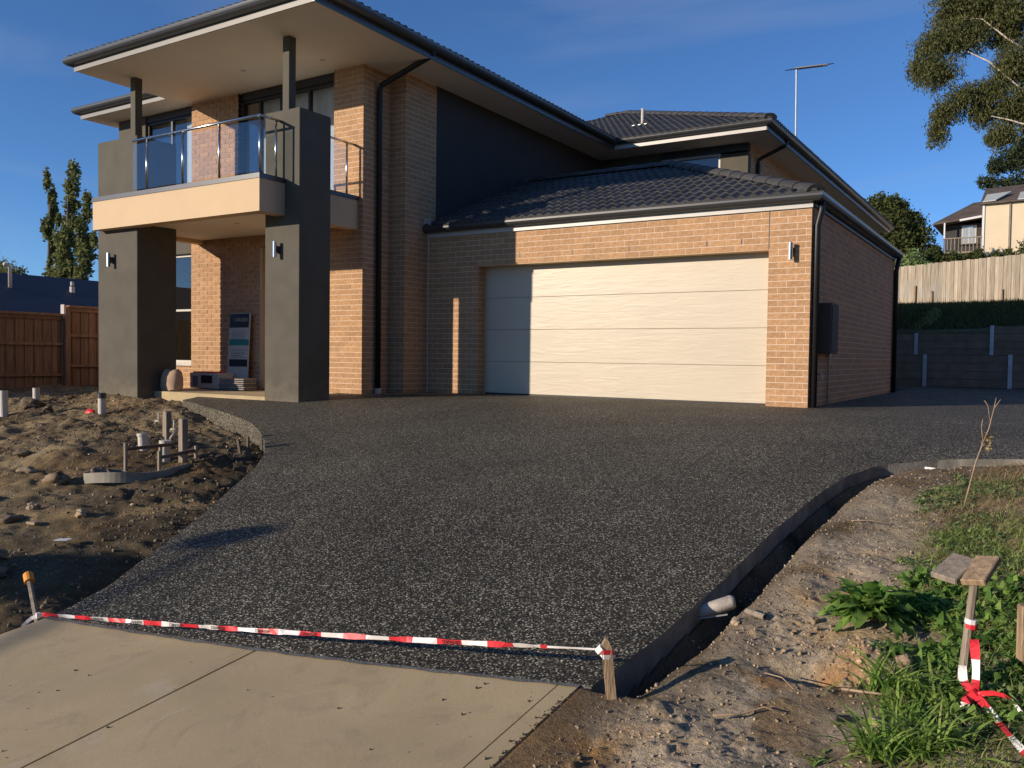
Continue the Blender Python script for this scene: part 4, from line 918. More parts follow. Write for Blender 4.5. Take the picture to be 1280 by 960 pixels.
x = rng.uniform(-1.75, -1.42, 500); y = rng.uniform(3.2, 7.0, 500); k = (x < xR(y)-.01) & (x > xR(y)-.25*rng.random(500)**2); x, y = x[k], y[k]; s = .002+.006*rng.random(len(x))**3
scatter('soil_spill', np.stack([x, y, gz(y)+s*.4], 1), s, 'dirtclod', label='specks of soil along the right edge of the new driveway', category='soil')
def clod(x, y, f, r, m, label, group, sq=(1, .8, .6), cat='clod', name='soil_clod'):
    V = IV2.copy(); h = fbm(V[:, 0]*2.3+x*9+V[:, 2]*1.9, V[:, 1]*2.3+V[:, 2]*1.6+y*5, 5, 3); h = h+.25*np.abs(fbm(V[:, 1]*4+V[:, 2]*3.1, V[:, 0]*4+x, 3, 8)); V = V*(1+1.9*h)[:, None]*np.array(sq)*r*(.72 if f is zl else 1)
    o = npmesh(name, V, IF2, m, smooth=False, label=label, category=cat, group=group); o.location = (x, y, float(f(x, y))+r*sq[2]*.35); o.rotation_euler = (0, 0, rng.uniform(0, 6)); return o
GC = 'clods and stones lying on the unmade garden'
for a_ in [(-7.75, 4.35, .16, 'large dark clod just left of the curved plastic edging', (1, .6, .55)), (-7.55, 4.65, .10, 'pale angular stone in the clods behind the curved edging end', (1, .8, .7)),
           (-7.9, 3.75, .15, 'rough dark clod standing alone left of the edging, shadow to its right', (1, .6, .55)), (-6.42, 3.80, .075, 'smooth grey stone on the tyre-smoothed ridge of soil', (1.2, .7, .6)),
           (-14.0, 7.5, .20, 'largest clod of the heap near the short pipe by the paling fence', (1, .8, .6)), (-14.6, 7.75, .13, 'smaller clod left of the heap by the paling fence', (1, .8, .7)),
           (-13.2, 7.3, .12, 'brown clod between the two upright pipes by the fence', (1, .8, .7)), (-6.9, 3.50, .10, 'pinkish flat stone at the far left edge of the soil', (1.2, 1, .4)),
           (-7.0, 3.75, .06, 'cream stone a little above the pinkish flat one', (1, .8, .7)), (-8.5, 4.5, .10, 'low dark clod in the middle of the soil left of the stone ridge', (1.2, .7, .5)),
           (-5.6, 2.75, .09, 'tan clod nearest the frame edge above the tree shadow', (1, .8, .7)), (-5.95, 2.95, .07, 'small tan clod on the bank above the tree shadow', (1, .8, .8)),
           (-9.3, 4.9, .11, 'ragged clod in the soil between the pipe cluster and the fence', (1.2, .8, .5))]:
    clod(a_[0], a_[1], zl, a_[2], 'soilstone' if 'stone' in a_[3] else 'dirtclod', a_[3], GC, a_[4])
for a_ in [(-.50, 3.50, .045, 'orange clay lump beside the hole under the broad-leaved weed', (1, .8, .8)), (-.62, 3.47, .035, 'tan clay lump at the rim of the hole', (1, .9, .8)), (-.44, 3.62, .045, 'orange brown lump to the right of the hole', (1, .8, .9)),
           (-.74, 4.30, .03, 'pale orange lump left of the broad-leaved weed', (1, .8, .8)), (-.86, 3.98, .022, 'small grey stone on the pale track', (1, .8, .8)),
           (-1.18, 3.85, .028, 'tan stone on the trench lip near the pipe offcut', (1, .8, .7)), (-.44, 3.12, .05, 'flat grey stone half hidden by the strap-leaved tussock', (1.3, .9, .5))]:
    clod(a_[0], a_[1], zr, a_[2], 'clay' if 'orange' in a_[3] or 'clay' in a_[3] else 'soilstone', a_[3], 'lumps lying on the pale track', a_[4])

# ================================================================ FENCES, WALLS, NEIGHBOURS
FN = thing('paling_fence', (-18, 10, -.5), 'brown timber paling fence with capping and a step at its post', 'fence')
def fence_run(y0, y1, zt, zb):
    y = y0; k = 0
    while y < y1-.02:
        w = min(.105, y1-y); k += 1
        x = -18.0-(.018 if k % 2 else 0.0); j = rng.normal(0, .004)
        MB().box(x-.016, x, y+.002, y+w-.002+(0.02 if k % 2 else 0), zb, zt-.06+j).build('paling', 'paling', FN)
        y += .192/2
    for z in (zt-.06-.62, zt-.06-1.28): MB().box(-17.998, -17.955, y0, y1, z, z+.055).build('rail', 'paling', FN)
    MB().box(-18.06, -17.93, y0-.0, y1, zt-.045, zt).build('capping', 'paling', FN)
    MB().box(-17.998, -17.97, y0, y1, zt-.13, zt-.05).build('cap_rail', 'paling', FN)
fence_run(4.2, 10.28, 1.40, -.72); fence_run(10.40, 15.5, 1.59, -.6)
for (y, z) in ((10.34, 1.55), (7.9, 1.33), (12.9, 1.5)): MB().box(-18.0 if y > 10 else -17.99, -17.89, y-.055, y+.055, -.9, z).build('fence_post', 'paling', FN)
MB().box(-18.05, -17.92, 10.27, 10.30, 1.30, 1.60).build('post_cap', 'board', FN)
# neighbour's blue roof
NB = thing('neighbour_house', (-24, 11, -.6), 'low house with a dark blue metal roof beyond the brown paling fence', 'house')
mb = MB(); mb.quadv([(-19.0, -8, .45), (-19.0, 22, .45), (-24.5, 22, 2.72), (-24.5, -8, 2.80)]); mb.quadv([(-24.5, -8, 2.80), (-24.5, 22, 2.72), (-30, 22, .45), (-30, -8, .45)]); mb.build('roof', 'bluroof', NB)
MB().box(-29.4, -19.7, -7.5, 21.5, -.9, .6).build('wall', 'mortar', NB)
MB().tube([(-23.4, 11.95, 2.2), (-23.4, 11.95, 2.80), (-23.42, 11.86, 2.88), (-23.42, 11.80, 2.88)], .05, 8).build('vent_pipe', 'white', NB, smooth=True)
MB().tube([(-23.4, 13.65, 2.2), (-23.4, 13.65, 2.42)], .07, 8).build('roof_cowl', 'board', NB)
MB().tube([(-23.4, 13.65, 2.45), (-23.4, 13.65, 2.56)], .05, 8).build('cowl_cap', 'board', NB)
# retaining walls
def rwall(Y, x0, x1, zb, rows, posts, lab, step=None, zt2=None):
    T_ = thing('retaining_wall', ((x0+x1)/2, Y, zb), lab, 'wall', 'stepped retaining walls behind the garage')
    ps = sorted(posts); edges = [x0]+ps+[x1]
    for a_, c in zip(edges[:-1], edges[1:]):
        rr = rows+(1 if step is not None and a_ >= step else 0)
        for r in range(rr): MB().box(a_+.03, c-.03, Y+rng.normal(0, .004), Y+.08, zb+r*.2+.004, zb+r*.2+.196).build('sleeper', 'sleeper', T_)
    for p in ps:
        top = zb+(rows+(1 if step is not None and p >= step-.01 else 0))*.2
        MB().box(p-.045, p+.045, Y-.03, Y-.018, zb, top+.02).build('post', 'gal', T_); MB().box(p-.005, p+.005, Y-.018, Y+.1, zb, top+.02).build('post_web', 'gal', T_)
rwall(24.0, -4.9, 4.6, -.22, 5, [-2.60, -.71, 1.7, -4.5], 'lower grey sleeper retaining wall with steel posts behind the garage')
rwall(26.0, -4.9, 4.6, .78, 3, [-3.05, -1.21, 1.0, 3.1], 'upper grey sleeper retaining wall stepping up to the right below the grass bank', step=-1.21)
MB().box(-4.9, 4.6, 24.08, 26.0, -.3, .79).build('terrace_soil', 'bank', kind='structure')
MB().box(-4.9, -1.2, 26.08, 26.7, .3, 1.30).build('terrace_soil', 'bank', kind='structure')
MB().box(-1.2, 4.6, 26.08, 26.7, .3, 1.50).build('terrace_soil', 'bank', kind='structure')
# pale hill fence
F2 = thing('boundary_fence', (-3, 41, 3), 'sunlit pale timber paling fence along the top of the grass bank', 'fence')
x = -6.9; k = 0
while x < 3.5:
    zt = 4.80+(x+5.7)*.070+rng.normal(0, .012); w = .150; k += 1
    y = 41+(.0 if k % 2 else .02)
    MB().box(x, x+w-.006, y, y+.016, zt-2.2, zt).build('paling', 'paling_pale', F2); x += .152
for x in (-4.92, -4.25, -1.6): MB().box(x-.03, x+.03, 40.93, 40.99, 2.8, 3.95 if x < -4.5 else 3.7).build('stay', 'wood', F2)
# house on the hill
HH = thing('hill_house', (-2, 58, 6), 'distant cream house with a brown tiled roof and pale skylights above the hill fence', 'house')
MB().box(-3.36, 4.5, 58.0, 66, 5, 10.05).build('wall', 'weatherboard', HH)
MB().box(-3.40, -3.28, 57.93, 58.05, 6.5, 10.25).build('corner_trim', 'curtain', HH)
MB().box(-2.02, -1.93, 57.9, 57.99, 6.5, 10.1).build('downpipe', 'grey_wood', HH)
MB().hexa([(-3.5, 57.7, 10.03), (4.6, 57.7, 10.15), (4.6, 62, 10.3), (-3.5, 62, 10.2), (-3.5, 57.7, 10.12), (4.6, 57.7, 10.24), (4.6, 62, 12.0), (-3.5, 62, 11.7)]).build('roof', 'terracotta', HH)
for (a_, c) in ((-3.35, -2.2), (-1.6, 1.2)):
    MB().hexa([(a_, 57.66, 10.14), (c-.5, 57.66, 10.18), (c+.25, 59, 10.84), (a_+.1, 59, 10.75), (a_, 57.66, 10.2), (c-.5, 57.66, 10.24), (c+.25, 59, 10.9), (a_+.1, 59, 10.81)]).build('skylight', 'lightroof', HH)
MB().box(-5.45, -3.4, 59, 66, 5, 9.1).build('shaded_wall', 'render_dark', HH)  # shade on this set-back wall is put into its dark colour
mb = MB(); mb.hexa([(-6.05, 58.0, 9.02), (-3.42, 58.0, 9.35), (-3.42, 64, 9.3), (-6.05, 64, 9.1), (-6.05, 58.0, 9.12), (-3.42, 58.0, 9.48), (-3.42, 61, 10.75), (-4.1, 61, 10.7)]).build('side_roof', 'terracotta', HH)
MB().beam((-4.6, 57.95, 9.20), (-3.42, 57.95, 9.36), .05, .12).build('gutter', 'curtain', HH)
wf = MB().box(-4.55, -3.75, 58.95, 58.99, 7.9, 9.0).build('window', 'board', HH); MB().box(-4.48, -4.18, 58.93, 58.945, 7.95, 8.95).build('pane', 'winglass', wf); MB().box(-4.12, -3.82, 58.93, 58.945, 7.95, 8.95).build('pane', 'winglass', wf)
MB().box(-5.5, -3.4, 57.9, 59, 7.2, 7.3).build('deck', 'grey_wood', HH)
for k in range(11): MB().box(-5.45+k*.2, -5.41+k*.2, 57.9, 57.94, 7.3, 8.1).build('baluster', 'grey_wood', HH)
MB().box(-5.5, -3.4, 57.88, 57.95, 8.1, 8.16).build('deck_rail', 'grey_wood', HH)
MB().box(-5.45, -5.37, 57.95, 58.03, 5.5, 9.1).build('deck_post', 'curtain', HH)

# ================================================================ TREES
def leafcloud(centres, radii, n, size, aspect=2.2, droop=0.0, shell=.55):
    c = np.asarray(centres, float); r = np.asarray(radii, float); r = np.stack([r, r, r], 1) if r.ndim == 1 else r
    vol = r.prod(1)**.7; pick = rng.choice(len(c), n, p=vol/vol.sum())
    d = rng.normal(size=(n, 3)); d /= np.linalg.norm(d, axis=1)[:, None]; rad = (shell+(1-shell)*rng.random(n))**1.0; rad = np.where(rng.random(n) < .25, rng.random(n)*shell, rad)
    rad *= 1+.18*np.sin(d[:, 0]*5+pick)+.12*np.sin(d[:, 1]*9+pick*2)+.1*rng.normal(size=n)
    P = c[pick]+d*rad[:, None]*r[pick]
    a = rng.normal(size=(n, 3)); a[:, 2] -= droop*2; a /= np.linalg.norm(a, axis=1)[:, None]
    b = np.cross(a, rng.normal(size=(n, 3))); b /= np.linalg.norm(b, axis=1)[:, None]
    L = size*(.6+.8*rng.random(n))[:, None]; Wd = L/aspect
    V = np.stack([P-a*L/2, P+b*Wd/2, P+a*L/2, P-b*Wd/2], 1).reshape(-1, 3)
    return V, np.arange(4*n).reshape(-1, 4)
def tree(name, loc, label, cat, centres, radii, n, size, m, trunks, aspect=2.2, droop=0, bark='darkbark', group=None, shell=.55):
    t = thing(name, loc, label, cat, group); V, F = leafcloud(centres, radii, n, size, aspect, droop, shell); npmesh('crown', V, F, m, t)
    for k, (pts, r0, r1) in enumerate(trunks):
        rs = np.linspace(r0, r1, len(pts)).tolist(); MB().tube(pts, rs, 7).build('trunk' if k == 0 else 'limb', bark, t, smooth=True)
    return t
def branchy(base, tips, r0, bark):
    out = []
    for t in tips:
        b = Vector(base); t = Vector(t); mid = b.lerp(t, .5)+Vector(rng.normal(0, .06, 3).tolist())*(t-b).length; out.append(([b, b.lerp(mid, .5)+Vector(rng.normal(0, .02, 3).tolist())*(t-b).length, mid, mid.lerp(t, .6), t], r0, r0*.25))
    return out
# eucalypt upper right (distance 60 m)
D = 60/60.
cs = [(-3.9, 60, 21.5), (-5.3, 60, 18.6), (-6.1, 60, 17.2), (-5.0, 59.5, 16.6), (-3.6, 60, 18.8), (-2.2, 60, 20.8), (-2.6, 60.5, 23), (-.6, 60, 22.4), (-1.2, 60, 19.6), (.8, 60, 20), (-4.6, 60, 14.2), (-5.0, 60, 13.1), (-3.6, 59.6, 14.9), (-2.2, 60, 15.2), (-2.6, 60.4, 14.0), (-.8, 60, 16.6), (.9, 60, 15.8), (-.4, 60, 14.3), (1.8, 60, 18), (-4.4, 60, 23.6), (-4.5, 61, 20.3), (.8, 60, 13.2), (-1.4, 60, 12.4), (2.5, 60, 22)]
rs = [(1.6, 1.4, 1.4), (1.2, 1.2, 1.1), (.9, 1, 1.1), (1.2, 1.1, 1.1), (1.5, 1.3, 1.3), (1.5, 1.4, 1.3), (1.8, 1.4, 1.5), (1.9, 1.4, 1.5), (1.5, 1.4, 1.2), (1.6, 1.4, 1.4), (.9, .9, .9), (.65, .7, 1.1), (1.0, 1, .9), (1.2, 1.2, .9), (1.0, 1, .9), (1.6, 1.4, 1.4), (1.6, 1.3, 1.3), (1.5, 1.3, 1.0), (1.6, 1.4, 1.5), (1.2, 1.2, 1.1), (1.2, 1.2, 1.1), (1.5, 1.3, 1.1), (1.1, 1.1, .8), (2, 1.5, 1.8)]
cs = [(a-1.15, b, c+2.1) for a, b, c in cs]+[(-1.6, 61, 18.6), (-.4, 61, 20.8), (-2.6, 61, 20.9), (.6, 61, 18.2), (-3.9, 61, 22.4), (-.2, 61, 23.6), (-2.0, 60.5, 16.0), (.4, 60.5, 16.2)]
rs = [(a*1.08, b, c*1.08) for a, b, c in rs]+[(1.3, 1.1, 1.1)]*8
tr = [([(3.2, 60, 5.0), (2.6, 60, 9.5), (1.2, 60, 13.0), (.2, 59.8, 16.5), (-1.0, 59.5, 21), (-1.6, 59.6, 24)], .42, .12)]
tr += [([(1.8, 59.2, 11.6), (.0, 58.8, 12.6), (-1.6, 58.6, 13.3), (-2.6, 58.7, 13.7)], .16, .05), ([(1.2, 59.4, 13), (-.8, 58.6, 14.8), (-2.8, 58.6, 17.0), (-4.4, 58.9, 18.2)], .15, .05), ([(.2, 59, 16.5), (-1.9, 58.4, 18.2), (-3.2, 58.5, 19.6), (-4.6, 59, 20.2)], .12, .04),
       ([(-1.0, 58.6, 21), (-2.1, 58.3, 22.2), (-3.2, 58.6, 22.6)], .12, .05), ([(.8, 58.7, 21), (-.6, 58.3, 23.3), (-2.0, 58.3, 24)], .12, .05), ([(1.2, 58.6, 19.2), (.1, 58.3, 21.2), (-.9, 58.3, 23.0)], .11, .05), ([(1.5, 58.8, 14.2), (.6, 58.3, 15.6), (.2, 58.3, 16.8)], .10, .04)]
tr = [tr[0]]+[([(x-.6, y+1.0, z+2.0) for x, y, z in P_], r0*.55, r1*.4) for P_, r0, r1 in tr[1:]]
tree('gum_tree', (3.2, 60, 5), 'tall gum tree with drooping olive leaves and pale bare limbs at upper right', 'tree', cs, rs, 150000, .23, 'gum', tr, aspect=3.4, droop=.7, bark='bark', shell=.35)
tree('pine_tree', (.5, 72, 6), 'dark conifer standing behind the gum tree above the hill house', 'tree', [(-2.3, 70, 15.2), (-1.2, 70, 15.8), (-3.6, 70, 16.6), (-3.2, 70, 14.6), (-3.9, 70, 13.6), (-2.6, 70, 13.2), (-.6, 70, 14.2), (-.5, 70, 17), (-3.4, 70, 12.2), (1, 70, 15), (1, 70, 13)],
     [(1.1, 1, .9), (1.4, 1, 1.2), (.7, .7, .45), (1.0, 1, .6), (.7, .8, .5), (1.2, 1, .7), (1.6, 1.2, 1.5), (1.4, 1.2, 1.4), (.8, .8, .4), (2, 1.5, 1.8), (2, 1.5, 1.6)], 26000, .26, 'conifer', [([(.5, 72, 6), (.2, 71, 12), (0, 70.5, 18)], .35, .08)], aspect=3)
tree('round_tree', (-7.6, 50, 5), 'dense rounded dark green tree behind the rear corner of the house', 'tree', [(-7.7, 50, 8.3), (-8.8, 50, 8.2), (-6.7, 50, 8.0), (-6.2, 50, 7.1), (-7.6, 50, 6.8), (-9.3, 50, 7.0), (-6.3, 50, 6.0), (-8, 50, 9.0), (-7.2, 50, 8.9)],
     [(1.3, 1.2, 1.1), (1.0, 1.1, 1.0), (1.1, 1.1, 1.0), (.95, 1, 1.0), (1.6, 1.3, 1.3), (1.1, 1.1, 1.2), (.9, 1, 1.0), (.8, .8, .75), (.8, .8, .7)], 42000, .17, 'bush', [([(-7.6, 50, 4.2), (-7.6, 50, 6.5)], .25, .12)], aspect=1.7)
for a_ in (((-6.0, 46, 4.3), [(-6.3, 46, 5.1), (-5.6, 46, 5.5), (-5.0, 46, 4.9), (-6.8, 46, 4.8)], [.6, .6, .6, .6], 'grey-green shrub between the rounded tree and the hill house', 'dullweed'),
           ((-4.4, 47, 4.6), [(-4.4, 47, 5.4), (-4.8, 47, 5.9), (-3.9, 47, 5.5)], [.55, .5, .5], 'twiggy olive shrub in front of the hill house deck', 'bush'),
           ((-2.4, 48, 4.8), [(-3.0, 48, 5.7), (-2.2, 48, 5.6), (-1.6, 48, 5.6)], [.5, .45, .5], 'low dark hedge along the foot of the cream hill house wall', 'bush'),
           ((-.3, 48, 5), [(-.6, 48, 6.2), (-.1, 48, 6.5), (.6, 48, 6.3), (-.9, 48, 5.7)], [.6, .7, .8, .5], 'spiky shrub against the cream wall at the right edge', 'bush')):
    tree('shrub', a_[0], a_[3], 'shrub', a_[1], a_[2], 7000, .16, a_[4], [([a_[0], (a_[1][0][0], a_[0][1], a_[1][0][2])], .06, .02)], aspect=2.5, group='shrubs behind the hill fence')
# poplars far left
def poplar(x, y, zt, w, label, lean=0):
    n = 11; zb = 1.2; cs = []; rs = []
    for i in range(n):
        t = i/(n-1); z = zb+(zt-zb)*t; ww = w*(.60+.35*math.sin(t*3.1))*(1-.35*max(0, t-.7)/.3)*rng.uniform(.8, 1.2); cs.append((x+lean*t+rng.normal(0, w*.22), y+rng.normal(0, .3), z)); rs.append((ww, ww, (zt-zb)/n*.8))
    for i in range(4): cs.append((x+rng.normal(0, w*.8), y, zb+(zt-zb)*rng.uniform(.1, .8))); rs.append((w*.35, w*.35, .5))
    tree('poplar_tree', (x, y, -.5), label, 'tree', cs, rs, 8200, .27, 'poplar', [([(x, y, -.5), (x+lean*.5, y, zt*.5), (x+lean, y, zt*.95)], .25, .05)], aspect=1.8, group='columnar trees beyond the blue roof', shell=.3)
poplar(-54.2, 30, 11.4, .50, 'slimmest columnar tree, leftmost of the three behind the blue roof', .4)
poplar(-52.1, 30, 11.8, .76, 'broadest and tallest columnar tree, in the middle behind the blue roof', .3)
poplar(-50.0, 30, 9.9, .60, 'looser columnar tree next to the rendered pillar, behind the blue roof', -.1)
tree('shrub_tree', (-60, 30, 0), 'low rounded tree at the left edge beyond the blue roof', 'tree', [(-60, 30, 5.2), (-58.4, 30, 5.2), (-61.5, 30, 5.6), (-57.9, 30, 4.6)], [(1.6, 1.2, 1.3), (1.0, 1, 1.0), (1.6, 1.2, 1.4), (.7, .8, .8)], 9000, .24, 'poplar', [([(-60, 30, -.5), (-60, 30, 5)], .2, .08)])
# off to the left of the view: a street tree and a street lamp whose shadows reach the soil and driveway
tree('street_tree', (-10.3, -4.4, -1.2), 'small street tree on the verge outside the left of the frame', 'tree', [(-10.3, -4.4, 1.38), (-10.7, -4.9, 1.55), (-9.9, -4.1, 1.2)], [(.55, .5, .22), (.45, .4, .18), (.4, .4, .15)], 3600, .13, 'poplar', [([(-10.3, -4.4, -1.5), (-10.3, -4.4, 1.3)], .05, .02), ([(-10.3, -4.4, .9), (-9.6, -4.0, 1.3)], .02, .01)])
# unseen trees added east of and behind the camera to cut sky light
cc = []; rr = []
for (x, y, h) in [(9, 2, 8), (9.5, 8, 8), (9, -5, 9), (11, -12, 9), (8.5, -20, 8), (3, -27, 9), (16, 4, 12), (16, -8, 12), (-3.5, -32, 8)]:
    cc += [(x, y, -1.5+h*.5), (x+1, y+1.5, -1.5+h*.35), (x-.5, y-1.5, -1.5+h*.3), (x, y+.5, -1.5+h*.75)]; rr += [(2.3, 2.8, h*.32), (2, 2.4, h*.3), (2, 2.4, h*.28), (1.7, 2, h*.25)]
V, F = leafcloud(cc, rr, 15000, .8, 1.2); npmesh('sky_blocking_trees', V, F, 'bush', kind='stuff', label='mass of trees added outside the frame to block low sky light', category='trees')
EH = thing('bounce_house', (13, 18, -.5), 'unseen tan house added right of the frame to bounce warm light', 'house')  # unseen house added to bounce warm light onto the garage side wall
MB().box(9, 18, 11, 26, -1, 4.6).build('wall', mat('warm_bounce_wall', (.60, .40, .21), .9, var=.2, nscale=6), EH)
MB().hexa([(8.4, 10.4, 4.55), (18.6, 10.4, 4.55), (18.6, 26.6, 4.55), (8.4, 26.6, 4.55), (12.5, 14.5, 6.6), (14.5, 14.5, 6.6), (14.5, 22.5, 6.6), (12.5, 22.5, 6.6)]).build('roof', 'terracotta', EH)
for y_ in (13, 17, 21):
    wf = MB().box(8.97, 9.05, y_, y_+1.8, 1.2, 2.6).build('window', 'board', EH); MB().box(8.96, 8.968, y_+.1, y_+1.7, 1.3, 2.5).build('pane', 'winglass', wf)
LP = thing('street_lamp', (-9.94, -7.84, -1.3), 'street lamp with a long arm standing outside the left of the frame', 'lamp')
hx, hy, hz_ = -4.6-.665*8, 3.76-8, -.63+.315*8
MB().tube([(hx-.02, hy-3.6, -1.5), (hx-.02, hy-3.6, hz_-.4), (hx-.01, hy-3.2, hz_), (hx, hy-.2, hz_+.03)], .022, 8).build('pole', 'gal', LP, smooth=True)
V = IV2*np.array([.13, .27, .12])+np.array([hx, hy, hz_]); npmesh('lamp_head', V, IF2, 'gal', LP, smooth=True)
# ================================================================ SMALL THINGS IN THE GARDEN
def tubeobj(name, pts, r, m, label, cat, n=12, **kw):
    o = MB().tube(pts, r, n).build(name, m, None, label=label, category=cat, **kw); settle(o, pts[0]); return o
# upright PVC pipes
def pvc(x, y, h, r, label, lean=(0, 0), cap=False):
    z = float(zl(x, y)); t = thing('drain_pipe', (x, y, z), label, 'pipe', 'pipes standing in the soil')
    a, b = (x, y, z-.1), (x+lean[0], y+lean[1], z+h); MB().tube([a, b], r, 16).build('pipe', 'white', t, smooth=False)
    if cap: MB().tube([(b[0], b[1], b[2]+.001), (b[0], b[1], b[2]+.035), (b[0], b[1], b[2]+.05)], [r*1.18, r*1.18, r*.8], 16).build('cap', 'charcoal', t); MB().tube([(b[0], b[1], b[2]-.03), b], r*1.16, 16).build('collar', 'charcoal', t)
pvc(-14.30, 7.72, .29, .055, 'short cream pipe standing by the paling fence, left of the rendered pillar', (-.01, 0))
pvc(-13.35, 6.72, .40, .06, 'cream pipe cut off by the left edge of the frame', (-.02, .0))
pvc(-11.72, 7.28, .27, .055, 'upright drain pipe with a dark cap in front of the left pillar', (0, 0), True)
# red wrapper
V = IV2.copy(); V = V*(1+.5*np.array([fbm(np.array(v[0]*2.5), np.array(v[1]*2.5+v[2]), 4, 9) for v in V]))[:, None]*np.array([.10, .06, .055])
o = npmesh('plastic_bag', V, IF2, 'red', smooth=False, label='crumpled red plastic bag on the soil beside the capped drain pipe', category='bag'); o.location = (-12.05, 7.30, float(zl(-12.05, 7.3))+.05)
# service cluster
ZC = lambda x, y: float(zl(x, y))
for (x, y, h, lab) in ((-7.95, 5.68, .40, 'left one of the two square weathered posts in the service pit'), (-7.30, 5.40, .43, 'right one of the two square weathered posts in the service pit')):
    z = ZC(x, y); t = thing('timber_post', (x, y, z), lab, 'post', 'square posts in the service pit')
    MB().box(x-.036, x+.030, y-.034, y+.034, z-.1, z+h).build('post', 'grey_wood', t, bevel=.004)
    MB().tube([(x-.07, y-.03, z+h-.11), (x-.13, y-.05, z+h-.11), (x-.135, y-.05, z+h-.14)], .009, 8).build('tap_spout', 'white', t, smooth=True)
    MB().tube([(x-.10, y-.035, z+h-.12), (x-.10, y-.035, z+h-.02)], .008, 8).build('tap_stem', 'white', t, smooth=True)
ra = Vector((-7.40, 4.90, ZC(-7.4, 4.9)+.30)); rb_ = Vector((-7.42, 5.62, ZC(-7.42, 5.62)+.10))
FRM = thing('peg_frame', (-7.4, 5.2, ZC(-7.4, 5.2)), 'low frame of dark bars on pegs inside the curved plastic edging', 'frame')
MB().beam((-7.45, 4.86, -.335), (-7.55, 5.58, -.34), .022, .032).build('bar', 'darkbark', FRM)
MB().beam((-7.10, 5.00, -.40), (-7.20, 5.50, -.375), .022, .032).build('bar', 'darkbark', FRM)
for (x, y, zt) in ((-7.44, 4.86, -.27), (-7.09, 4.98, -.335), (-7.53, 5.30, -.35), (-7.17, 5.45, -.33)):
    z = ZC(x, y); MB().box(x-.013, x+.013, y-.013, y+.013, z-.05, zt).build('peg', 'grey_wood', FRM)
for (x, y, h, tl) in ((-8.10, 5.50, .14, .05), (-7.62, 5.42, .17, 0)):
    z = ZC(x, y); t = thing('pipe_stub', (x, y, z), 'white pipe stub with its round lid flipped open in the service pit' if tl == 0 else 'leaning white pipe stub left of the one with the open lid', 'pipe', 'white stubs in the service pit')
    MB().tube([(x, y, z-.05), (x-tl*.3, y, z+h)], .052, 16).build('pipe', 'white', t); MB().tube([(x-tl*.3, y, z+h), (x-tl*.35, y, z+h+.03)], .06, 16).build('rim', 'white', t)
    if tl == 0: MB().tube([(x+.085, y+.03, z+h+.09), (x+.094, y+.036, z+h+.082)], .055, 16).build('lid', 'white', t)
# curved edging
pts = [(-7.42, 4.86), (-7.62, 4.74), (-7.64, 4.58), (-7.46, 4.49), (-7.22, 4.56), (-7.08, 4.74), (-7.02, 4.97), (-7.04, 5.2), (-7.1, 5.42)]
def smoothp(P, k=5):
    out = []; P = [Vector(p) for p in P]
    for i in range(len(P)-1):
        p0, p1, p2, p3 = P[max(i-1, 0)], P[i], P[i+1], P[min(i+2, len(P)-1)]
        for j in range(k):
            t = j/k; out.append(.5*((2*p1)+(p2-p0)*t+(2*p0-5*p1+4*p2-p3)*t*t+(3*p1-p0-3*p2+p3)*t**3))
    out.append(P[-1]); return out
sp = smoothp(pts); mb = MB(); V = []; F = []
for i, p in enumerate(sp):
    d = (sp[min(i+1, len(sp)-1)]-sp[max(i-1, 0)]).normalized(); n_ = Vector((d.y, -d.x))*.006; z = -.575+.012*math.sin(i*.4)+.05*(i/len(sp))
    for q, zz in ((p-n_, z-.06), (p+n_, z-.06), (p+n_, z+.035), (p-n_, z+.035)): V.append((q.x, q.y, zz))
for i in range(len(sp)-1):
    for a_ in range(4): c = (a_+1) % 4; F.append((i*4+a_, i*4+4+a_, i*4+4+c, i*4+c))
o = mb.raw(V, F).build('garden_edging', 'edging', None, smooth=False, label='curved strip of pale plastic edging looping round the service pegs', category='edging'); settle(o, (-7.3, 4.6, -.62))
# little stakes at the slab corner
for k, (x, y, h, lx) in enumerate(((-7.30, 6.12, .16, -.05), (-7.12, 6.05, .20, .01), (-6.95, 5.92, .08, .02))):
    z = ZC(x, y); o = MB().beam((x, y, z-.05), (x+lx, y, z+h), .035, .02, up=(0, 1, 0)).build('form_peg', 'darkbark', None, label=['leftmost of the three dark pegs at the rounded slab corner', 'middle and tallest of the three dark pegs at the rounded slab corner', 'shortest dark peg, nearest the driveway, at the rounded slab corner'][k], category='peg', group='form pegs at the slab corner'); settle(o, (x, y, z))
# litter
def litter(x, y, f, w, d, m, label, rz, name='scrap', cat='litter', h=.004, tilt=0):
    z = float(f(x, y))+.022; mb = MB(); P = [(-w, -d), (w*.7, -d*.9), (w, d*.3), (w*.5, d), (-w*.8, d*.7)]
    mb.prism([(a, b*(1+.1*math.sin(i*3))) for i, (a, b) in enumerate(P)], -h/2, h/2); o = mb.build(name, m, None, label=label, category=cat); o.location = (x, y, z); o.rotation_euler = (tilt, tilt*.5, rz); return o
litter(-5.88, 3.36, zl, .055, .035, 'curtain', 'torn scrap of white paper on the smooth dark soil', .6)
litter(-6.62, 3.55, zl, .05, .03, 'soilstone', 'flat flake of pale stone among the left clods', .2, 'stone_flake', 'stone', .02)
litter(-.74, 7.42, zr, .045, .012, 'curtain', 'small white scrap on the dark soil below the curved slab edge', -.5, h=.02)
litter(-.66, 7.62, zr, .06, .02, 'clay', 'pinkish broken brick piece against the curved slab edge', .1, 'brick_fragment', 'brick', .03)
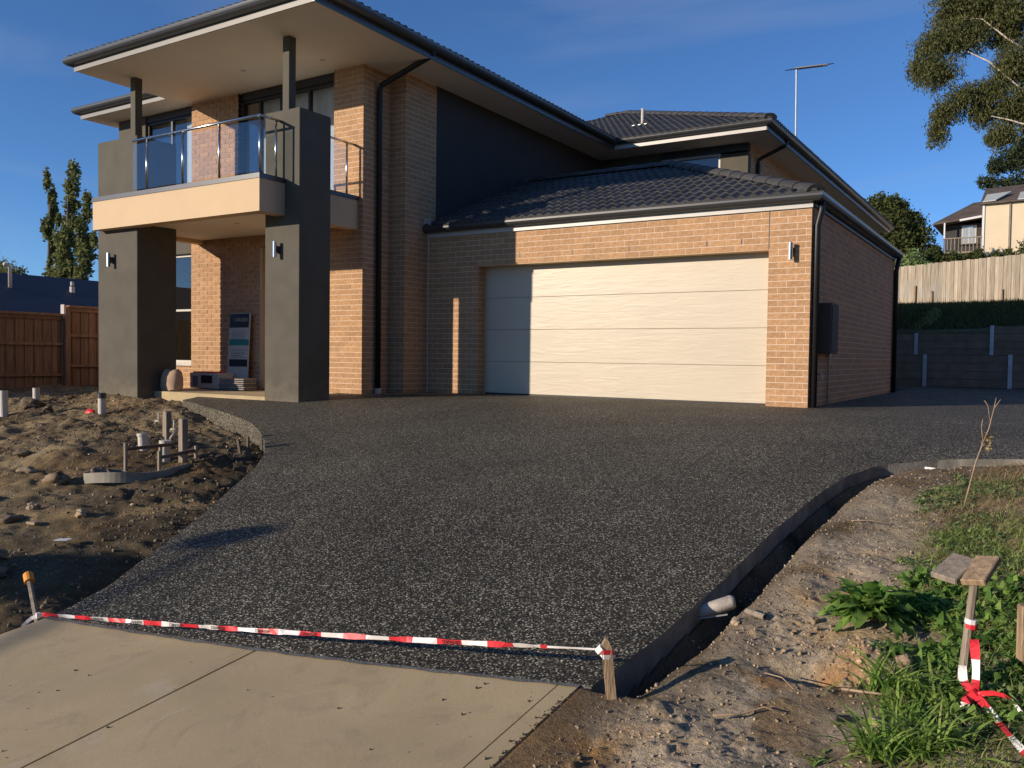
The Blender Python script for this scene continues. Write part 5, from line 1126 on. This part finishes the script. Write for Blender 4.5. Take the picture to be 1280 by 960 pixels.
# pipe offcut in the trench, strip and small black tube
x, y = -1.36, 4.08
OFF = thing('pipe_offcut', (x, y, -.62), 'dusty white pipe offcut bridging the trench beside the driveway edge', 'pipe')
MB().tube([(-1.455, 4.045, -.682), (-1.44, 4.05, -.668), (-1.42, 4.06, -.662), (-1.285, 4.12, -.603), (-1.27, 4.125, -.599)], [.014, .030, .035, .035, .026], 20).build('pipe', 'dustypipe', OFF, smooth=True)
o = MB().beam((-1.46, 4.00, -.695), (-1.28, 4.04, -.645), .010, .005).build('metal_strip', 'gal', None, label='thin grey metal strip lying under the dusty pipe offcut', category='strip'); settle(o, (-1.37, 4.02, -.67))
z = float(zr(-1.10, 3.93))
o = MB().tube([(-1.165, 3.97, float(zr(-1.165, 3.97))+.022), (-1.06, 3.905, z+.016)], .014, 12, cap=False).build('hose_piece', 'grey_wood', None, label='short greenish brown tube with an open dark end beside the dusty pipe offcut', category='tube'); settle(o, (-1.11, 3.94, z))
z = float(zr(-.565, 3.13)); o = MB().tube([(-.59, 3.13, z+.012), (-.545, 3.145, z+.016)], .014, 10).build('bottle_cap', 'black', None, label='small black plastic cap on the grey dirt at lower right', category='cap'); settle(o, (-.57, 3.13, z))
# dry twigs
def twig(P, r, label):
    P = [(x, y, float(zr(x, y))+h) for x, y, h in P]; o = MB().tube(P, [r*(1-.6*i/len(P)) for i in range(len(P))], 5).build('twig', 'twig', None, smooth=True, label=label, category='twig', group='dry twigs on the pale track'); settle(o, P[0])
twig([(-.92, 3.40, .012), (-.84, 3.36, .02), (-.78, 3.30, .012)], .003, 'short straight straw above the orange clay')
twig([(-.62, 3.38, .015), (-.55, 3.34, .03), (-.46, 3.34, .02), (-.40, 3.42, .03)], .006, 'bent tan root crossing the hole under the weed')
twig([(-.98, 2.95, .01), (-.90, 3.02, .025), (-.84, 3.10, .02), (-.80, 3.08, .03)], .005, 'dark forked twig at the bottom of the track')
twig([(-1.0, 5.6, .01), (-.9, 5.65, .02), (-.8, 5.62, .015)], .004, 'dry stem near the edge of the grass')
# ---------------------------------------------------------------- stakes and barrier tape
def ribbon(name, P, w, seg, parent=None, up=None, twist=0, mats=('tapered', 'tapewhite'), start=0, **kw):
    """a folded tape: alternating red and white lengths, with sag and gentle twist"""
    pts = smoothp(P, 10) if len(P) > 2 else [Vector(P[0]).lerp(Vector(P[1]), t/20) for t in range(21)]
    L = 0; mb = MB(); T = []
    for i in range(1, len(pts)): L += (pts[i]-pts[i-1]).length
    n = max(4, int(L/(seg/4))); acc = [0]
    for i in range(1, len(pts)): acc.append(acc[-1]+(pts[i]-pts[i-1]).length)
    V = []; F = []; mi = []
    for k in range(n+1):
        s = L*k/n; j = min(max(np.searchsorted(acc, s)-1, 0), len(pts)-2); t = (s-acc[j])/max(acc[j+1]-acc[j], 1e-6); p = pts[j].lerp(pts[j+1], t); d = (pts[j+1]-pts[j]).normalized()
        u = Vector(up) if up else Vector((0, 0, 1)); a = twist*math.sin(s*2.7)+.3*math.sin(s*7.3)+.35*math.sin(s*19+math.sin(s*41)); x = d.cross(u).normalized(); v = (u-d*u.dot(d)).normalized(); v = v*math.cos(a)+x*math.sin(a); nn = d.cross(v)*.0008
        ww = w*(1+.16*math.sin(s*17+1)+.10*math.sin(s*47))
        V += [p-v*ww/2-nn, p+v*ww/2-nn, p+v*ww/2+nn, p-v*ww/2+nn]
    for k in range(n):
        m = int((k/n*L+start)/seg) % 2
        for a_ in range(4): c = (a_+1) % 4; F.append((k*4+a_, k*4+4+a_, k*4+4+c, k*4+c)); mi.append(m)
    F.append((3, 2, 1, 0)); mi.append(0); b = n*4; F.append((b, b+1, b+2, b+3)); mi.append(0)
    mb.v = [tuple(q) for q in V]; mb.f = F; mb.m = mi; return mb.build(name, list(mats), parent, **kw)
# left stake with orange cap
sx, sy = -4.60, 2.50; sz = float(zl(sx, sy))
ST = thing('survey_stake', (sx, sy, sz), 'thin grey stake with an orange cap at the left corner of the driveway', 'stake')
top = Vector((-4.735, 2.51, -.672)); base = Vector((-4.46, 2.41, -.86))
MB().beam(base, top, .030, .016, up=(1, .6, .2)).build('stake', 'grey_wood', ST)
d = (top-base).normalized(); MB().tube([top-d*.012, top+d*.045, top+d*.05], [.026, .026, .022], 14).build('cap', 'orange', ST)
P0 = Vector((-4.40, 2.40, -.776))
# right stake
rx, ry = -1.375, 2.95; rz_ = -.80
RS = thing('timber_stake', (rx, ry, rz_), 'square timber stake with a chamfered top beside the lower right corner of the driveway', 'stake')
R0 = Vector((rx, ry, rz_)); R1 = Vector((rx-.035, ry+.0, -.515))
def stake(a, b, w, par, m='wood', rot=.5):
    a, b = Vector(a), Vector(b); x = Vector((math.cos(rot), math.sin(rot), 0)); y = Vector((-math.sin(rot), math.cos(rot), 0)); P = []
    for c, s in ((a, 1), (b, 1)):
        P += [c-x*w/2-y*w/2, c+x*w/2-y*w/2, c+x*w/2+y*w/2, c-x*w/2+y*w/2]
    mb = MB(); mb.hexa([P[0], P[1], P[2], P[3], P[4], P[5], P[6], P[7]]); o = mb.build('stake', m, par)
    t = b+Vector((0, 0, w*.75)); mb = MB(); q = [P[4], P[5], P[6], P[7]]
    tt = [t-x*w*.12-y*w*.4, t+x*w*.12-y*w*.4, t+x*w*.12+y*w*.4, t-x*w*.12+y*w*.4]; mb.hexa(q+tt); mb.build('chamfered_tip', m, par); return o
stake(R0, R1, .040, RS)
for k, zz in enumerate((-.533, -.551)):
    MB().tube([(rx-.031, ry, zz-.008), (rx-.030, ry, zz+.010)], [.031, .030], 4).build('tape_wrap', 'tapered' if k == 0 else 'tapewhite', RS)
P1 = Vector((rx-.06, ry-.02, -.527))
TP = thing('barrier_tape', P0, 'red and white barrier tape stretched across the foot of the driveway between two stakes', 'tape')
mid = [P0.lerp(P1, t)+Vector((0, 0, -.012*math.sin(math.pi*t)-.0)) for t in (0, .25, .5, .75, .93, 1)]
ribbon('tape', mid[:5], .021, .115, TP, twist=.25)
ribbon('tape', [mid[4], mid[5]], .008, .3, TP, start=.3)
ribbon('loose_tail', [P0, P0+Vector((-.04, -.04, -.02)), P0+Vector((-.05, -.10, -.07))], .016, .1, TP, start=.1)
MB().tube([P0+Vector((-.02, -.012, -.02)), P0+Vector((-.02, -.012, .008))], .012, 6).build('knot', 'tapewhite', TP)
MB().tube([P1+Vector((.0, 0, -.010)), P1+Vector((.02, 0, .012))], .016, 6).build('knot', 'tapewhite', TP)
for t in (.13, .215, .30, .385, .47, .555, .79):
    p = P0.lerp(P1, t)+Vector((0, -.006, -.012*math.sin(math.pi*t))); dd = (P1-P0).normalized()
    text('DANGER', .020, p, (R(90), -math.asin(dd.z)*1.0, math.atan2(dd.y, dd.x)), 'black', TP, ext=.0006)
# far right stake with planks and tape
qx, qy = -.235, 3.50; qz = float(zr(qx, qy))
QS = thing('timber_stake', (qx, qy, qz), 'round grey stake wrapped in barrier tape at the right edge of the grass', 'stake')
Q0 = Vector((qx, qy, qz-.08)); Q1 = Vector((qx+.040, qy+.01, -.20)); MB().tube([Q0, Q1], [.017, .015], 8).build('stake', 'grey_wood', QS)
def plank(name, c, l, w, h, rot, m, label):
    o = MB().box(-w/2, w/2, -l/2, l/2, -h/2, h/2).build(name, m, None, bevel=.004, label=label, category='offcut', group='timber offcuts at the right stake'); o.location = c; o.rotation_euler = rot; return o
plank('timber_offcut', (-.178, 3.56, -.165), .17, .088, .026, (R(24), R(-10), R(-20)), 'wood', 'pale sawn timber offcut balanced on top of the taped stake')
plank('timber_offcut', (-.272, 3.66, -.192), .17, .10, .026, (R(20), R(6), R(-22)), 'grey_wood', 'darker weathered timber offcut left of the one on the taped stake')
QT = thing('barrier_tape', (-.22, 3.4, -.35), 'loose red and white tape knotted low on the right stake and trailing out of frame', 'tape')
for k, zz in enumerate((-.345, -.362)): MB().tube([(qx+.032, qy+.006, zz-.009), (qx+.034, qy+.006, zz+.009)], .021, 8).build('tape_wrap', 'tapewhite' if k == 0 else 'tapered', QT)
KN = Vector((-.178, 3.42, -.585))
ribbon('tape', [Vector((-.188, 3.47, -.40)), Vector((-.178, 3.45, -.50)), KN], .026, .07, QT, up=(1, .5, 0))
ribbon('tape', [Vector((-.222, 3.46, -.50)), Vector((-.215, 3.44, -.55)), KN], .024, .05, QT, up=(1, .5, 0), start=.05)
ribbon('tape', [KN, Vector((-.128, 3.34, -.60)), Vector((-.075, 3.22, -.615)), Vector((-.02, 3.1, -.625)), Vector((.08, 2.8, -.63))], .022, .085, QT, up=(1, .3, .3))
ribbon('tape', [KN, Vector((-.12, 3.41, -.562)), Vector((-.071, 3.40, -.567)), Vector((-.026, 3.35, -.60)), Vector((.06, 3.25, -.68))], .015, .12, QT, up=(.2, .3, 1), start=.0)
ribbon('loose_tail', [KN, KN+Vector((-.025, -.02, -.02)), KN+Vector((-.03, -.03, -.05))], .024, .045, QT, up=(1, .5, 0))
MB().tube([KN+Vector((-.012, 0, .014)), KN+Vector((.012, 0, -.014))], .014, 6).build('knot', 'tapered', QT)
plank('timber_stump', (-.030, 3.52, -.36), .045, .045, .20, (0, 0, .4), 'wood', 'short sawn stump half cut off by the right edge of the frame')
# dry tall stalk
x, y = -.42, 6.2; z = float(zr(x, y))
DS = thing('dry_stalk', (x, y, z), 'tall thin dry weed stalk with a forked tip rising in front of the pavement', 'plant')
A_ = Vector((x, y, z)); B_ = A_+Vector((.10, .0, .44)); C_ = A_+Vector((.155, 0, .66))
MB().tube([A_, A_+Vector((.03, 0, .15)), A_+Vector((.06, .01, .3)), B_], [.006, .005, .005, .004], 6).build('stem', 'twig', DS, smooth=True)
MB().tube([B_, B_+Vector((.03, 0, .09)), C_, C_+Vector((.01, 0, .07))], [.004, .004, .003, .002], 5).build('branch', 'twig', DS, smooth=True)
MB().tube([B_, B_+Vector((-.012, 0, .10)), B_+Vector((-.005, 0, .15))], [.004, .003, .002], 5).build('branch', 'twig', DS, smooth=True)
MB().tube([C_+Vector((-.02, 0, -.08)), C_+Vector((-.035, 0, .02)), C_+Vector((-.055, 0, .05))], [.003, .003, .002], 5).build('branch', 'twig', DS, smooth=True)
MB().tube([C_+Vector((0, 0, .0)), C_+Vector((.035, 0, .06))], [.003, .002], 5).build('branch', 'twig', DS, smooth=True)
V, F = leafcloud([B_+Vector((.02, 0, -.02)), B_+Vector((.03, 0, .03))], [.035, .03], 60, .03, 2.5); npmesh('dry_leaves', V, F, 'drygrass', DS)

# ================================================================ PLANTS
def leafmesh(L, w, bend, m='weed', wav=.24, segs=12, jag=.24, name='leaf', droop=1.0):
    V = []; F = []; ph = rng.uniform(0, 6)
    for i in range(segs+1):
        t = i/segs; a = bend*t*droop; x = L*(math.sin(a)/max(bend*droop, .01) if bend*droop > .01 else t); z = -L*(1-math.cos(a))/max(bend*droop, .01) if bend*droop > .01 else 0
        ww = w*(math.sin(math.pi*min(1, t*.93+.05))**.7)*(1+jag*math.sin(i*2.6+ph)) if i < segs else .002
        wv = wav*w*math.sin(i*1.7+ph)
        V += [(x, -ww/2, z+wv+ww*.18), (x, 0, z-.0), (x, ww/2, z-wv*.7+ww*.18)]
    for i in range(segs):
        a = i*3; F += [(a, a+3, a+4, a+1), (a+1, a+4, a+5, a+2)]
    return V, F
def rosette(x, y, n, L, w, label, m='weed', elev=(.3, 1.1), h=.0, group=None, bend=1.1, cat='plant', name='broadleaf_weed'):
    z = float(zr(x, y))+h; t = thing(name, (x, y, z), label, cat, group)
    for k in range(n):
        V, F = leafmesh(L*rng.uniform(.65, 1.15), w*rng.uniform(.7, 1.2), bend*rng.uniform(.6, 1.5), m)
        e = rng.uniform(*elev); az = 2*math.pi*k/n*1.618*2+rng.normal(0, .3)
        Mx = Matrix.Rotation(az, 4, 'Z') @ Matrix.Rotation(-e, 4, 'Y') @ Matrix.Rotation(rng.normal(0, .35), 4, 'X')
        P = [Mx @ Vector(v)+Vector((x, y, z)) for v in V]; MB().raw(P, F).build('leaf', m, t, smooth=True)
    return t
rosette(-.64, 4.02, 76, .22, .070, 'large broad-leaved weed with wavy dark green leaves at the edge of the hole', elev=(.2, 1.45), h=.045)
rosette(-.47, 4.38, 12, .17, .06, 'paler broad-leaved weed with two upright light green leaves behind the large one', m='weed', elev=(.3, 1.3))
rosette(-.53, 3.74, 12, .11, .05, 'drooping grey-green weed hanging over the hole in front of the large one', m='dullweed', elev=(-.2, .5))
def strap(n, c, spread, L, w, m, elev=(.6, 1.4), bend=(.8, 1.9), segs=5):
    """n strap leaves as one array mesh"""
    n = int(n); az = rng.uniform(0, 2*np.pi, n); e = rng.uniform(*elev, n); Ls = L*rng.uniform(.5, 1.2, n); ws = w*rng.uniform(.6, 1.2, n); b = rng.uniform(*bend, n)
    o = c+np.stack([rng.normal(0, spread, n), rng.normal(0, spread, n), np.zeros(n)], 1)
    V = np.zeros((n, (segs+1)*2, 3)); pos = o.copy(); sd_ = np.stack([-np.sin(az), np.cos(az), np.zeros(n)], 1)
    tw = rng.normal(0, .5, n)
    for i in range(segs+1):
        t = i/segs; ang = e-b*t; wd = ws*(1-t**2.2)*.5+.0004
        s2 = sd_*np.cos(tw*t)[:, None]+np.stack([0*az, 0*az, np.sin(tw*t)], 1)
        V[:, 2*i] = pos-s2*wd[:, None]; V[:, 2*i+1] = pos+s2*wd[:, None]
        pos = pos+np.stack([np.cos(az)*np.cos(ang), np.sin(az)*np.cos(ang), np.sin(ang)], 1)*(Ls/segs)[:, None]
    f = np.array([[2*i, 2*i+1, 2*i+3, 2*i+2] for i in range(segs)]); F = (f[None]+(np.arange(n)*(segs+1)*2)[:, None, None]).reshape(-1, 4)
    return V.reshape(-1, 3), F
for (x, y, n, L, lab) in ((-.46, 3.42, 90, .21, 'strap-leaved grass tussock just right of the hole'), (-.40, 3.22, 60, .15, 'low tussock spilling over a flat grey stone'), (-.32, 3.05, 110, .20, 'tussock at the bottom edge left of the trailing tape'),
                          (-.42, 2.96, 90, .18, 'short dense tussock in the bottom right corner of the dirt'), (-.22, 3.12, 50, .15, 'bright tussock directly below the tape knot'), (-.33, 3.40, 50, .15, 'dark tussock between the hole and the taped stake'), (-.58, 2.86, 16, .05, 'tiny tuft of grass alone on the bottom of the track')):
    z = float(zr(x, y)); V, F = strap(n, np.array([x, y, z-.005]), .035, L, .0125, 'strap'); t = thing('grass_tussock', (x, y, z), lab, 'grass tussock', 'tussocks along the edge of the dirt'); npmesh('blades', V, F, 'strap', t, smooth=True, kind='stuff')
# the grassed strip on the right
def gmask(x, y): 
    edge = np.interp(y, [2.4, 3.0, 3.3, 3.8, 4.4, 5.0, 5.6, 6.4, 7.0, 7.8], [-.44, -.44, -.40, -.42, -.56, -.64, -.72, -.70, -.48, -.22])
    return (x-edge)/.16+fbm(x*4, y*4, 3, 55)*2.2
N = 62000; x = rng.uniform(-.9, 1.3, N); y = 2.3+5.5*rng.random(N)**.85; g_ = gmask(x, y); k = (g_ > rng.random(N)*1.6) & (y < 7.75); x, y = x[k], y[k]
c = np.stack([x, y, zr(x, y)-.004], 1); patch = fbm(x*2.6, y*2.6, 3, 88); dry = patch+rng.normal(0, .10, len(x)) > .06-.10*np.clip((y-4.6)/2, 0, 1)-.10*(fbm(x*5, y*5, 2, 91) > .08)
def blades(C_, L, w, m, name, label, cat='grass', elev=(.35, 1.45), bend=(.5, 2.2)):
    V, F = strap(len(C_), C_, .006, L, w, m, elev, bend, 3); return npmesh(name, V, F, m, kind='stuff', label=label, category=cat)
blades(c[~dry], .075, .0040, 'grass', 'grass', 'green grass and weeds covering the strip at the right of the frame')
blades(c[dry], .085, .0030, 'drygrass', 'dry_grass', 'dry straw-coloured grass mixed into the green strip at the right', elev=(.0, .9), bend=(-.2, .8))
# small leafy ground weeds
N = 4200; x = rng.uniform(-.85, 1.2, N); y = rng.uniform(3.2, 7.2, N); g_ = gmask(x, y); k = (g_ > .1) & (fbm(x*3.1+5, y*3.1, 3, 66) > .02); x, y = x[k], y[k]
C_ = np.repeat(np.stack([x, y, zr(x, y)+.004], 1), 9, 0)+rng.normal(0, .016, (len(x)*9, 3))*np.array([1, 1, .6]); C_[:, 2] = np.maximum(C_[:, 2], zr(C_[:, 0], C_[:, 1])+.003)
V, F = strap(len(C_), C_, .004, .036, .018, 'weed', (.0, .9), (.2, 1.2), 3); npmesh('leafy_weeds', V, F, 'dullweed', kind='stuff', label='low leafy ground weeds between the grass on the right strip', category='weeds')
N = 600; x = rng.uniform(-.7, 1.0, N); y = rng.uniform(3.3, 4.7, N); g_ = gmask(x, y); k = g_ > .2; x, y = x[k], y[k]
C_ = np.repeat(np.stack([x, y, zr(x, y)+.006], 1), 12, 0)+rng.normal(0, .02, (len(x)*12, 3))*np.array([1, 1, .7]); C_[:, 2] = np.maximum(C_[:, 2], zr(C_[:, 0], C_[:, 1])+.003)
V, F = strap(len(C_), C_, .004, .062, .026, 'weed', (.1, 1.2), (.2, 1.2), 3); npmesh('leafy_weeds', V, F, 'weed', kind='stuff', label='bright leafy weeds around the foot of the taped stake', category='weeds')
# straw litter
N = 2200; x = rng.uniform(-.8, .9, N); y = rng.uniform(3.3, 7.6, N); k = gmask(x, y) > -.8; x, y = x[k], y[k]
V, F = strap(len(x), np.stack([x, y, zr(x, y)+.006], 1), .01, .10, .0030, 'drygrass', (-.05, .12), (-.1, .1), 2); npmesh('straw', V, F, 'drygrass', kind='stuff', label='dead straw lying over the weeds and bare soil on the right', category='straw')
# grass on the bank
N = 26000; x = rng.uniform(-7.5, 3.5, N); y = 26.8+14.1*rng.random(N); z = bank(x, y); C_ = np.stack([x, y, z], 1)
V, F = strap(N, C_, .02, .22, .03, 'grass', (.6, 1.5), (.2, 1.3), 2); npmesh('bank_grass', V, F, 'bush', kind='stuff', label='rough dark grass covering the bank below the pale fence', category='grass')
z = float(bank(-2.75, 26.8)); tree('bare_bush', (-2.9, 26.6, z), 'small bare grey bush on the bank above the retaining walls', 'bush', [(-3.1, 26.9, 1.55), (-2.85, 26.9, 1.8), (-2.7, 27, 2.0)], [.22, .22, .2], 900, .07, 'dullweed', [([(-3.0, 26.7, 1.1), (-2.9, 26.8, 1.5), (-2.7, 26.9, 2.0)], .02, .008)], aspect=5)
